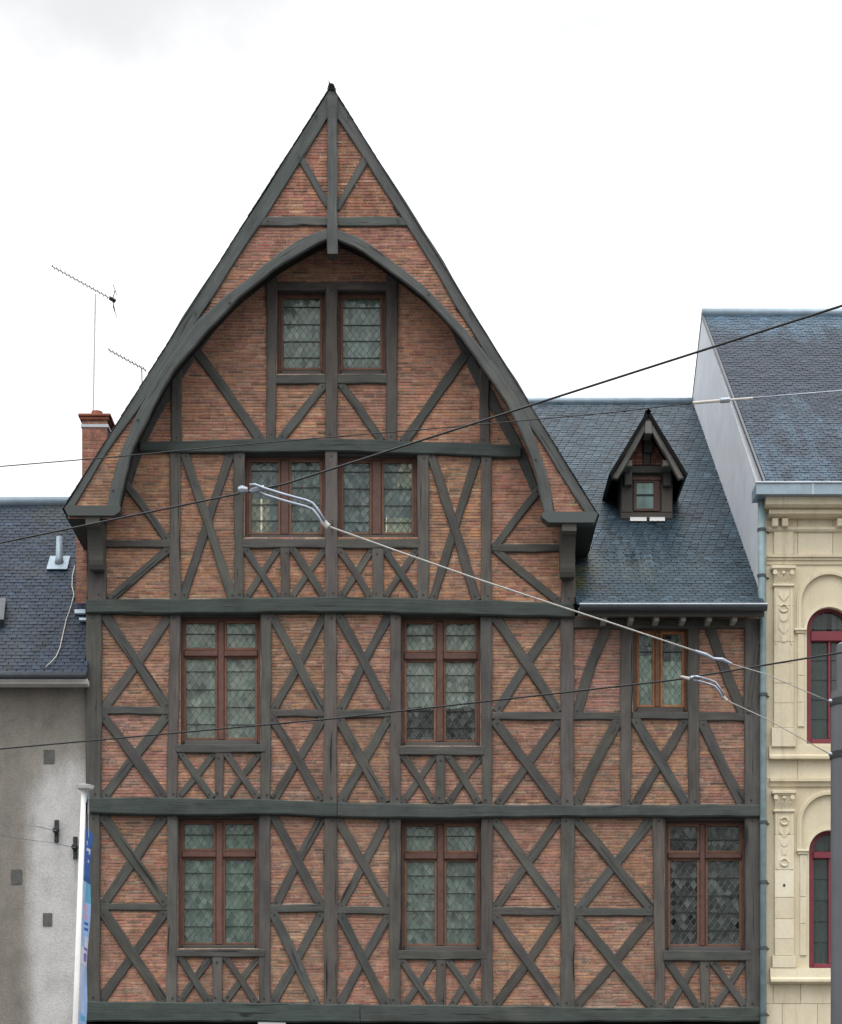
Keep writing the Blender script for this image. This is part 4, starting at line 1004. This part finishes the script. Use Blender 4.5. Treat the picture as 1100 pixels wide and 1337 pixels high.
# storey walls
arch_wall('wall', 1001, 1165, 726, 990, 1083.5, 29.5, 822, 971, .0, .22); arch_wall('wall', 1001, 1165, 1017, 1283, 1084, 27, 1111, 1264.5, .0, .22)
b = MB(); a = W(1165, 1283); b.box(a.x, XE, .0, .25, 0, W(0, 655).z); b.build('side_bay', M['stone'], sh)
b = MB(); b.box(XS, a.x, .04, .25, 0, W(0, 1283).z); b.box(XS, a.x, .04, .25, W(0, 1017).z, W(0, 990).z); b.box(XS, a.x, .04, .25, W(0, 726).z, W(0, 640).z); b.build('backing_wall', M['stone'], sh)
b = MB(); b.box(4.96, XE, 2.0, 2.1, 0, 11.5); b.build('dark_backing', M['dark'], sh)
# ashlar blocks that can be told apart
def block(x0, x1, y0, y1, yf, name='stone_block', yb=.045):
    q = MB(); q.pbbox(x0 + .2, x1 - .2, y0 + .2, y1 - .2, yf, yb, .004); return q.build(name, M['stone'], sh)
for r, (y0, y1) in enumerate(((1283.5, 1311), (1311, 1340), (1340, 1372), (1372, 1404))):
    xs = [1001, 1010, 1046, 1090, 1130, 1165] if r % 2 == 0 else [1001, 1022, 1068, 1112, 1165]
    for x0, x1 in zip(xs, xs[1:]): block(x0, x1, y0, y1, U(-.004, .004))
for x0, x1 in ((1001, 1042), (1042, 1088), (1088, 1130), (1130, 1165)): block(x0, x1, 676, 726, U(-.004, .003)); block(x0 - 0, x1, 990, 1017, U(-.004, .003))
# pilasters
def pilaster(x0, x1, yt, yb_, cap, joints):
    ys = [cap] + joints + [yb_]
    for p, c_ in zip(ys, ys[1:]): block(x0, x1, p, c_, -.07 + U(-.003, .003), 'pilaster_block', .0)
    # capital
    q = MB(); f = -.075; w = x1 - x0
    q.pbbox(x0 - 3, x1 + 3, yt, yt + 4, f - .055, 0); q.pbbox(x0 - 1.2, x1 + 1.2, yt + 4, yt + 6.4, f - .03, 0)
    q.pbox(x0 + .5, x1 - .5, yt + 6.4, cap - 3, f - .004, 0); q.pbbox(x0 - 1.2, x1 + 1.2, cap - 3, cap, f - .022, 0)
    for row, (ya, hh, n_) in enumerate(((cap - 3.2, 9, 5), (cap - 9.5, 8, 4))):
        for k in range(n_):
            cx = x0 + (k + .5) * w / n_; h2 = w / n_ * .42
            pa = [W(cx - h2, ya, f - .006), W(cx + h2, ya, f - .006), W(cx + h2 * 1.05, ya - hh * .6, f - .022), W(cx + h2 * .5, ya - hh, f - .045), W(cx - h2 * .5, ya - hh, f - .045), W(cx - h2 * 1.05, ya - hh * .6, f - .022)]
            q.prism(pa, (0, .03, 0))
    for cx in (x0 + 2, x1 - 2, (x0 + x1) / 2):
        c0 = W(cx, yt + 9, f - .05); q.tube([c0, c0 + Vector((0, .06, 0))], .034 if cx != (x0 + x1) / 2 else .022, 10)
    return q.build('capital', M['stone'], sh)
def ornament(x0, x1, y0, kinds):
    """carved drop in the upper pilaster panel"""
    q = MB(); f = -.082; cx = (x0 + x1) / 2; y = y0
    q.pbbox(x0 + 2, x0 + 3.6, y0 - 2, y0 + 70, f, -.06, .003); q.pbbox(x1 - 3.6, x1 - 2, y0 - 2, y0 + 70, f, -.06, .003)
    for k in kinds:
        if k == 'ring':
            c0 = W(cx, y + 7, f); r = .055
            q.tube([(c0.x + r * math.cos(t * math.pi / 6), f, c0.z + r * math.sin(t * math.pi / 6)) for t in range(13)], .013, 5, cap=False); y += 15
        elif k == 'husk':
            for sx in (-1, 1): q.prism([W(cx, y + 14, f), W(cx + sx * 6.5, y + 6, f), W(cx + sx * 6, y, f), W(cx + sx * 2, y + 3, f)], (0, .03, 0))
            y += 16
        elif k == 'cup':
            q.prism([W(cx - 6, y, f), W(cx + 6, y, f), W(cx + 4.5, y + 7, f), W(cx, y + 10, f), W(cx - 4.5, y + 7, f)], (0, .03, 0)); y += 12
        elif k == 'drop':
            q.prism([W(cx - 3.5, y, f), W(cx + 3.5, y, f), W(cx + 2.5, y + 8, f), W(cx - 2.5, y + 8, f)], (0, .03, 0)); y += 11
    q.build('carved_ornament', M['stone'], sh)
for dx in (0, 121):
    pilaster(1011 + dx, 1037 + dx, 738, 950, 765, [791, 838, 866, 892, 918]); ornament(1011 + dx, 1037 + dx, 771, ('husk', 'ring', 'cup', 'husk', 'drop'))
    block(1008 + dx, 1040 + dx, 950, 975, -.09, 'pilaster_base', 0); 
    pilaster(1012 + dx, 1037.5 + dx, 1032, 1248, 1060, [1090, 1136, 1172, 1200, 1226]); ornament(1012 + dx, 1037.5 + dx, 1065, ('ring', 'husk', 'cup', 'drop', 'ring'))
    block(1009 + dx, 1040 + dx, 1248, 1264, -.09, 'pilaster_base', 0)
    q = MB(); c = W(1024.5 + dx, 1156, -.078); q.tube([c, c + Vector((0, .01, 0))], .02, 8); q.build('tie_rod_end', M['iron'], sh)
# mouldings
mould('cornice', 996, 1400, [(647.5, .30), (658, .30), (660.5, .27), (662, .24)])
mould('cornice_bed', 1002, 1400, [(662.2, .14), (666, .19), (670.5, .19), (675.8, .10)])
mould('architrave', 1001.5, 1400, [(724, .07), (727, .07), (727.5, .045), (731, .045), (731.5, .025), (737, .02)])
mould('storey_band', 1004, 1400, [(974, .05), (985, .06), (987, .10), (990.5, .10)]); mould('architrave', 1005, 1400, [(1016.5, .08), (1020, .08), (1022, .04), (1027, .03)])
mould('sill_band', 1005, 1400, [(1264.3, .08), (1276, .10), (1279, .14), (1282, .14), (1285, .05)])
for x in (1013, 1026, 1098, 1111, 1180, 1194):
    q = MB(); q.pbbox(x - 4, x + 4, 676, 687, -.13, .03, .012); q.build('modillion', M['stone'], sh)
for x0, x1 in ((1011, 1037), (1132, 1158)):
    block(x0, x1, 694, 724, -.05, 'pilaster_block', 0)
mould('frieze_fillet', 1003, 1400, [(688, .05), (691, .055), (694, .03)])
def arch_ring(cx, cy, r0, r1, leg, yf, th=.06):
    q = MB(); n = 20
    A = [(cx - r0, leg)] + [(cx - r0 * math.cos(math.pi * i / n), cy - r0 * math.sin(math.pi * i / n)) for i in range(n + 1)] + [(cx + r0, leg)]
    B = [(cx - r1, leg)] + [(cx - r1 * math.cos(math.pi * i / n), cy - r1 * math.sin(math.pi * i / n)) for i in range(n + 1)] + [(cx + r1, leg)]
    for (a0, b0), (a1, b1) in zip(zip(A, B), zip(A[1:], B[1:])):
        q.prism([W(*a0, yf), W(*b0, yf), W(*b1, yf), W(*a1, yf)], (0, th, 0))
    q.build('arch_moulding', M['stone'], sh)
for cy, w0, leg in ((786, 822, 822), (1074, 1111, 1111)):
    cxx = 1083.5 if cy < 900 else 1084
    arch_ring(cxx, cy, 36.5, 40, leg, -.055); arch_ring(cxx, cy, 40, 42.5, leg, -.03)
    r_ = 29.5 if cy < 900 else 27
    arch_ring(cxx, w0, r_, r_ + 3.5, w0 + 1, -.03)
    for sx in (-1, 1):
        q = MB(); e = cxx + sx * (r_ + 8); q.pbbox(e - 8, e + 8, w0 - 2, w0 + 1, -.06, .0); q.pbbox(e - 6.5, e + 6.5, w0 + 1.2, w0 + 4.5, -.04, 0); q.build('impost', M['stone'], sh)
        yb_ = 949 if cy < 900 else 1248
        for k, (p, c_) in enumerate(((w0 + 5, w0 + 60), (w0 + 60, w0 + 95), (w0 + 95, yb_))): block(min(e - 5 * sx, e + 4 * sx), max(e - 5 * sx, e + 4 * sx), p, c_, -.022, 'jamb_block', 0)
def arch_window(cx, r, spring, sill, tr):
    yf = .10; fw = 5.5; n = 16; q = MB()
    A = [(cx - r, sill)] + [(cx - r * math.cos(math.pi * i / n), spring - r * math.sin(math.pi * i / n)) for i in range(n + 1)] + [(cx + r, sill)]
    ri = r - fw
    B = [(cx - ri, sill)] + [(cx - ri * math.cos(math.pi * i / n), spring - ri * math.sin(math.pi * i / n)) for i in range(n + 1)] + [(cx + ri, sill)]
    for (a0, b0), (a1, b1) in zip(zip(A, B), zip(A[1:], B[1:])): q.prism([W(*a0, yf), W(*b0, yf), W(*b1, yf), W(*a1, yf)], (0, .08, 0))
    q.pbbox(cx - ri, cx + ri, tr[0], tr[1], yf - .03, yf + .08, .01); q.pbbox(cx - ri, cx + ri, sill - 6, sill, yf - .02, yf + .08, .01); q.pbbox(cx - 1.6, cx + 1.6, tr[1], sill - 6, yf - .005, yf + .08, .008)
    w = q.build('window', M['crimson'], sh)
    g = MB(); yg = yf + .05
    for (x0, x1, y0, y1) in ((cx - ri, cx - 1.6, tr[1], sill - 6), (cx + 1.6, cx + ri, tr[1], sill - 6)):
        a, c_ = W(x0, y1, yg), W(x1, y0, yg); g.face([(a.x, yg, a.z), (c_.x, yg, a.z), (c_.x, yg + .004, c_.z), (a.x, yg + .003, c_.z)], (.8, .9, .86, .06))
    pts = [W(cx - ri * math.cos(math.pi * i / n), spring - ri * math.sin(math.pi * i / n), yg) for i in range(n + 1)]; g.face([tuple(p) for p in pts], (.8, .9, .86, .06))
    g.build('pane', M['glass'], w, recalc=False)
    for k in range(1, 5): b_ = MB(); yy = tr[1] + (sill - 6 - tr[1]) * k / 5; b_.pbox(cx - ri, cx + ri, yy - .5, yy + .5, yg - .012, yg - .003); b_.build('saddle_bar', M['iron'], w)
    a, c_ = W(cx - ri - 4, sill, .4), W(cx - 4, spring - r, .4); curtain(w, a.x, c_.x, a.z, c_.z, .36, (.13, .19, .18)); a, c_ = W(cx + 2, sill, .4), W(cx + ri + 3, spring - r, .4); curtain(w, a.x, c_.x, a.z, c_.z, .36, (.30, .30, .32))  # left sheet's dark green puts reflected trees into the colour; right is a curtain
arch_window(1083.5, 29.5, 822, 971, (824, 837)); arch_window(1084, 27, 1111, 1264.5, (1112, 1121))
# box gutter and downpipe
b = MB(); a = W(988, 645, -.42); b.box(a.x, XE, -.42, -.02, a.z, W(0, 630.5, -.42).z); gt = b.build('box_gutter', M['zinc'], sh)
b = MB(); b.tube([(a.x - .01, -.425, W(0, 630, -.42).z), (XE, -.425, W(0, 630, -.42).z)], .016, 6); b.build('gutter_bead', M['zinc_light'], gt)
for px in (1061, 1160): b = MB(); b.pbox(px, px + 2, 631, 645, -.428, -.41); b.build('gutter_joint', M['zinc_light'], gt)
zt = W(0, 646, -.13).z
b = MB(); xp = W(996.8, 0, -.13).x; b.tube([(xp - .02, -.13, zt), (xp - .02, -.13, W(0, 790, -.13).z), (xp, -.13, W(0, 812, -.13).z), (xp + .005, -.13, 0)], [.055, .055, .047, .047], 12); dp = b.build('downpipe', M['pipe'], sh, smooth=True)
for py in (692, 752, 907, 1074, 1152, 1238, 1325):
    b = MB(); z = W(0, py, -.13).z; b.tube([(xp - (.02 if py < 800 else -.003), -.13, z - .02), (xp - (.02 if py < 800 else -.003), -.13, z + .02)], .064, 12); b.tube([(xp, -.1, z), (xp + .12, .02, z)], .012, 6); b.build('pipe_collar', M['zinc_dark'], dp)

# ================================================================== AERIALS
def yagi(name, mast, boom, n_el, el, label, yb=0, refl=True):
    o = thing(name, mast[0], label, 'aerial', 'television aerials above the left roof')
    q = MB(); q.tube(mast, .013, 6); q.build('mast', M['aerial'], o)
    q = MB(); q.tube(boom, .010, 5); q.build('boom', M['aerial'], o)
    a, c_ = Vector(boom[0]), Vector(boom[1]); dr = (c_ - a).normalized(); side = Vector((.10, .95, -.12))
    for k in range(n_el):
        p = a + (c_ - a) * ((k + .5) / n_el); q = MB(); q.tube([p - side * el * .5, p + side * el * .5], .007, 4); q.build('element', M['aerial'], o)
    if refl:
        q = MB()
        for t in (-1, 1): q.tube([c_, c_ + Vector((.03, .06, .17 * t))], .008, 4)
        for t in (-1, 1): q.tube([c_ + Vector((.03, -.16, .17 * t)), c_ + Vector((.03, .22, .17 * t))], .006, 4)
        q.tube([c_ - dr * .05, c_ + dr * .05], .03, 6); q.build('reflector', M['iron'], o)
    return o
ay = yc + .4
b0 = W(121.5, 545, ay); b1 = W(124.5, 392, ay)
yagi('tv_aerial', [b0, b1, b1 + Vector((0, 0, .1))], [W(67, 347, ay - .5), W(147, 391, ay)], 15, .15, 'long thin television aerial on a tall mast above the brick chimney')
yagi('tv_aerial', [W(186.5, 540, 2.0), W(185, 478, 2.0)], [W(141, 456, 1.6), W(191, 483.5, 2.0)], 10, .17, 'short television aerial half hidden behind the left edge of the gable', refl=False)

# ================================================================== FLAGPOLE AND BANNER
yp = -8.0
fp = thing('flagpole', W(94, 1900, yp) * 1.0, 'white leaning flagpole with a flat round cap before the left corner post', 'flagpole')
def pole_pt(t): # t: image pixel row
    return W(109.5 + (98.3 - 109.5) * (t - 1030) / (1337 - 1030), t, yp)
zb_ = 0.0; base_t = HY + EYE * S * D / (D + yp)
WLOC[fp.name] = pole_pt(base_t); fp.location = pole_pt(base_t)
q = MB(); q.tube([pole_pt(base_t), pole_pt(1337), pole_pt(1030)], [.036, .030, .026], 14); q.build('pole', M['white'], fp, smooth=True)
c = pole_pt(1030) + Vector((.012, 0, 0)); q = MB(); q.tube([c + Vector((0, 0, -.022)), c + Vector((0, 0, -.005)), c + Vector((0, 0, .03)), c + Vector((0, 0, .04))], [.03, .082, .10, .06], 20); q.build('cap', M['white'], fp, smooth=False)
q = MB(); q.tube([c + Vector((.045, -.02, -.01)), pole_pt(1060) + Vector((.062, -.02, 0)), pole_pt(1094) + Vector((.075, -.02, 0))], .004, 5); q.tube([c + Vector((.03, -.04, -.02)), pole_pt(1048) + Vector((.04, -.04, 0))], .006, 5); q.build('halyard', M['steel'], fp)
# banner: hangs edge-on beside the pole
ban = MB(); nx_, nz_ = 12, 130; ta, tb = 1080, 1560
BL, CY, WH, PK, PU, LB = (.035, .13, .42), (.12, .42, .60), (.62, .66, .78), (.58, .38, .55), (.22, .16, .50), (.33, .50, .80)
def ban_col(u, t):
    if t < 1150:
        g = (t - 1094)
        # three white characters set sideways, running down the banner
        if .26 < u < .74 and 0 < g < 34:
            k = int(g // 12); f = g % 12
            if f < 9:
                if k == 0 and (u < .36 or f < 2 or f > 7 or abs(u - .5) < .05 and False): return WH
                if k == 1 and (f < 2 or f > 7 or abs((u - .26) / .48 * 9 - f) < 1.6): return WH
                if k == 2 and 3 < f < 7 and .4 < u < .6: return WH
        return BL if t < 1142 else tuple(a * .75 for a in BL)
    s = (t - 1150) / 187
    if s < .14: return CY if u > .35 else LB
    if s < .28: return PK if .2 < u < .7 and int(t / 4) % 3 else LB
    if s < .38: return BL if .3 < u < .75 and int(t / 3) % 2 else LB
    if s < .46: return WH if u > .4 else LB
    if s < .58: return PU if .35 < u < .8 and int(t / 4) % 3 != 1 else WH
    if s < .9: return tuple(.5 * (a + b_) for a, b_ in zip(WH, LB)) if u < .65 else LB
    return CY if .3 < u < .8 and int(t / 5) % 2 else LB
def ban_pt(u, t):
    p = pole_pt(t) + Vector((.034, 0, 0)); d = .62
    e = W(P(p.x, p.y, p.z)[0] + 9.2 * u, t + (10 * u if t < 1100 else 5 * u), yp + d * u)
    return e + Vector((.012 * math.sin(t * .05 + u * 5) * u, 0, 0))
for j in range(nz_):
    for i in range(nx_):
        u0, u1 = i / nx_, (i + 1) / nx_; t0, t1 = ta + (tb - ta) * j / nz_, ta + (tb - ta) * (j + 1) / nz_
        ban.face([ban_pt(u0, t1), ban_pt(u1, t1), ban_pt(u1, t0), ban_pt(u0, t0)], ban_col((u0 + u1) / 2, (t0 + t1) / 2))
bo = ban.build('banner', M['print'], None, recalc=False, label='blue printed banner with white lettering hanging edge-on from the white flagpole', cat='banner')

# ================================================================== OVERHEAD TRAM WIRES, POLE
def sag(p, q, s_, n=24):
    p, q = Vector(p), Vector(q); return [p + (q - p) * (i / n) - Vector((0, 0, s_ * 4 * (i / n) * (1 - i / n))) for i in range(n + 1)]
def ext(p, q, t0, t1): return p + (q - p) * t0, p + (q - p) * t1
def at_z(px, py, zr):     # point of the camera ray through image pixel (px,py) at height zr above the eye
    k = zr / (HY - py); y = k * D * S - D; return W(px, py, y)
def wire_thing(name, path, r, mat, label, group=None, cat='wire', n=6):
    q = MB(); q.tube(path, r, n); return q.build(name, mat, smooth=True, label=label, cat=cat, group=group)
# upper contact wire
c1a, c1b = at_z(0, 709, 4.96), at_z(1100, 399, 4.96)
def on1(px):
    lo, hi = 0., 1.
    for _ in range(50):
        m_ = (lo + hi) / 2; p = c1a + (c1b - c1a) * m_
        if P(*p)[0] < px: lo = m_
        else: hi = m_
    return c1a + (c1b - c1a) * lo
h1 = W(337, 641, on1(337).y); hz = P(*on1(337))[1]
mid1 = at_z(372, 632, 4.955)
q = MB(); p0, p1 = ext(c1a, mid1, -2.2, 1); p2, p3 = ext(mid1, c1b, 0, 2.2); q.tube([p0, c1a, mid1, c1b, p3], .0072, 6)
q.build('contact_wire', M['wire'], smooth=True, label='thick dark overhead wire rising from the left roof across the attic windows', cat='wire', group='overhead tram wires')
c4a, c4b = at_z(0, 978, 4.42), at_z(1100, 852, 4.42); mid4 = at_z(880, 888, 4.425)
q = MB(); q.tube([ext(c4a, mid4, -1.2, 1)[0], c4a, at_z(440, 938, 4.42), mid4, c4b, ext(mid4, c4b, 0, 6)[1]], .0085, 6)
q.build('contact_wire', M['wire'], smooth=True, label='dark overhead wire crossing the first floor windows near the middle rails', cat='wire', group='overhead tram wires')
# thin feeder with pale insulator
fa, fb = W(-150, 622, -6), W(1250, 500, -6)
pts = [W(x, y, -6) for x, y in ((-900, 676), (-150, 621), (0, 609), (150, 596.5), (300, 582), (440, 570), (560, 560), (690, 548.5), (800, 538.5), (906, 526))]
wire_thing('feeder_wire', pts, .0065, M['wire'], 'thin dark overhead wire from the chimney level to the pale insulator by the slate roof', 'overhead tram wires')
ins_ = thing('insulator', W(944, 522.5, -6), 'pale rod insulator strung in the thin wire between the two slate roofs', 'insulator')
q = MB(); q.tube([W(905, 526, -6), W(950, 522.3, -6)], .019, 8); q.build('rod', M['offwhite'], ins_); q = MB(); q.tube([W(941, 523, -6), W(953, 522, -6)], .032, 8); q.build('clamp', M['steel'], ins_); q = MB(); q.tube([W(953, 522, -6), W(984, 519.5, -6)], .013, 8); q.build('end_rod', M['offwhite'], ins_)
wire_thing('feeder_wire', [W(984, 519.5, -6), W(1100, 510, -6), W(2400, 402, -6)], .009, M['steel'], 'pale grey wire running right from the insulator across the upper slate roof', 'overhead tram wires')
# pull-off hangers
def hanger(name, pts, yv, label, r, gap):
    o = thing(name, W(pts[0][0], pts[0][1], yv), label, 'wire hanger', 'pull-off hangers on the tram wires')
    for sgn in (-1, 1):
        q = MB(); q.tube([W(x, y + sgn * gap * (1 if i < len(pts) - 1 else 1.0) , yv + sgn * .03) for i, (x, y) in enumerate(pts)], r, 8); q.build('arm', M['steel'], o, smooth=True)
    return o
y1h = on1(350).y - .04
o1 = hanger('pull_off_hanger', [(326, 637.5), (333, 637), (346, 642), (372, 650), (400, 657.5), (408, 661), (414, 668), (424, 684)], y1h, 'large bent double-rod steel hanger before the left attic window', .0100, 4.2)
q = MB(); c = W(316, 639.5, y1h); q.tube([c + Vector((-.025, 0, 0)), c, c + Vector((.04, 0, 0))], [.02, .032, .018], 8); q.build('end_knob', M['steel'], o1); q = MB(); q.tube([W(328, 641, y1h), W(345, 637, y1h)], .02, 8); q.build('clamp', M['steel'], o1); q = MB(); q.tube([W(421, 680, y1h), W(429, 688, y1h)], .022, 8); q.build('coupling', M['rope'], o1)
y4h = at_z(905, 884, 4.42).y - .03
o4 = hanger('pull_off_hanger', [(906, 886), (914, 887), (926, 890.5), (934, 893.5), (938, 898), (946, 911)], y4h, 'small bent double-rod steel hanger beside the wing window', .010, 2.8)
q = MB(); q.tube([W(889, 883.5, y4h), W(901, 886.5, y4h)], [.012, .016], 8); q.build('end_knob', M['rope'], o4); q = MB(); q.tube([W(902, 885, y4h), W(912, 884, y4h)], .016, 8); q.build('clamp', M['steel'], o4); q = MB(); q.tube([W(943, 908, y4h), W(950, 915, y4h)], .014, 8); q.build('coupling', M['rope'], o4)
# pole at the right edge
yq = -11.0; PX = 1107
pole = thing('tram_pole', W(PX, 1530 + EYE * S * D / (D + yq), yq), 'plain grey steel tram wire pole cut by the right edge', 'pole')
k = (D + yq) / (D * S); xq = W(PX, 0, yq).x
q = MB(); q.tube([(xq, yq, 0), (xq, yq, W(0, 904, yq).z), (xq, yq, W(0, 902, yq).z)], [21.5 * k, 21.5 * k, 15 * k], 24); q.build('lower_tube', M['pole'], pole, smooth=False)
q = MB(); q.tube([(xq, yq, W(0, 905, yq).z), (xq, yq, W(0, 843, yq).z), (xq, yq, W(0, 840, yq).z)], [14.5 * k, 14.5 * k, 11 * k], 20); q.build('upper_tube', M['pole'], pole)
for py in (918, 987):
    z = W(0, py, yq).z; q = MB(); q.tube([(xq, yq, z - .03), (xq, yq, z + .03)], 22.8 * k, 24); cl_ = q.build('band_clamp', M['iron'], pole); q = MB(); q.tube([(xq - 24 * k, yq - .02, z + .015), (xq - 17 * k, yq - .05, z)], .02, 8); q.build('wire_eye', M['steel'], cl_)
e1 = W(1086, 917, yq - .02); e2 = W(1086, 986, yq - .02)
s0 = W(428, 687, y1h)
m1 = s0 + (e1 - s0) * .66
# the image-pixel track of the span rope
def track(pts, ya, yb_):
    x0, x1 = pts[0][0], pts[-1][0]
    out = []
    for x, y in pts:
        # depth varies so that the rope is straight in space
        t = (x - x0) / (x1 - x0); za, zb2 = D + ya, D + yb_; t3 = t * za / (zb2 + t * (za - zb2)) if True else t
        out.append(W(x, y, ya + (yb_ - ya) * t3))
    return out
sp = thing('span_rope', s0, 'pale span rope slanting from the large hanger down to the right pole', 'rope')
q = MB(); q.tube(track([(428, 687), (520, 720), (620, 755), (720, 788), (800, 814), (908, 850)], y1h, y1h + (yq - y1h) * .72), [.0068] * 6, 6); q.build('rope', M['rope'], sp, smooth=True)
tr_ = track([(428, 687), (908, 850), (953, 864), (1086, 917)], y1h, yq); d9 = track([(428, 687), (908, 850)], y1h, y1h + (yq - y1h) * .72)[1]
q = MB(); q.tube([d9, W(922, 855, d9.y), W(932, 860, d9.y), W(944, 861.5, d9.y), W(956, 867, d9.y)], [.012, .018, .012, .018, .010], 8); q.build('turnbuckle', M['steel'], sp)
q = MB(); q.tube([W(956, 867, d9.y), W(1000, 880, (d9.y + yq) / 2), e1], .004, 6); q.build('tail_rope', M['rope'], sp, smooth=True)
wire_thing('stay_rope', [W(948, 914, y4h), W(1000, 938, (y4h + yq) / 2), e2], .0042, M['rope'], 'thin pale rope from the small hanger down to the lower pole clamp', cat='rope')
# wall anchors on the rendered house
for x, y, tail, lab in ((73.5, 1085, (-60, 1063), 'iron cross-bar wall anchor standing alone on the grey rendered wall'), (98, 1107, (-60, 1078), 'iron cross-bar wall anchor close beside the white flagpole')):
    o = thing('wall_anchor', W(x, y, .03), lab, 'wall anchor', 'iron wall anchors on the rendered wall')
    q = MB(); q.pbbox(x - 2.6, x + 2.6, y - 14.5, y + 14.5, -.02, .032, .008); q.build('anchor_bar', M['iron'], o)
    q = MB(); c = W(x, y - .5, -.02); q.tube([c, c + Vector((0, -.04, 0)), c + Vector((0, -.07, 0))], [.05, .05, .025], 10); q.build('boss', M['iron'], o)
    q = MB(); q.tube([W(x, y, -.09), W(x - 14, y - 3, -.3), W(x - 26, y - 6, -.5)], .0055, 6); q.build('eye_rod', M['steel'], o)
    if x > 90:
        q = MB(); q.tube([W(x + .5, y + 14, -.01), W(x + .5, y + 40, -.01)], .006, 5); q.build('hanging_wire', M['steel'], o)
    wire_thing('guy_wire', sag(W(x - 26, y - 6, -.5), W(tail[0], tail[1], -6), .02), .0042, M['steel'], 'thin grey wire running left from the %s wall anchor' % ('lone' if x < 90 else 'flagpole-side'), 'thin wires from the wall anchors')
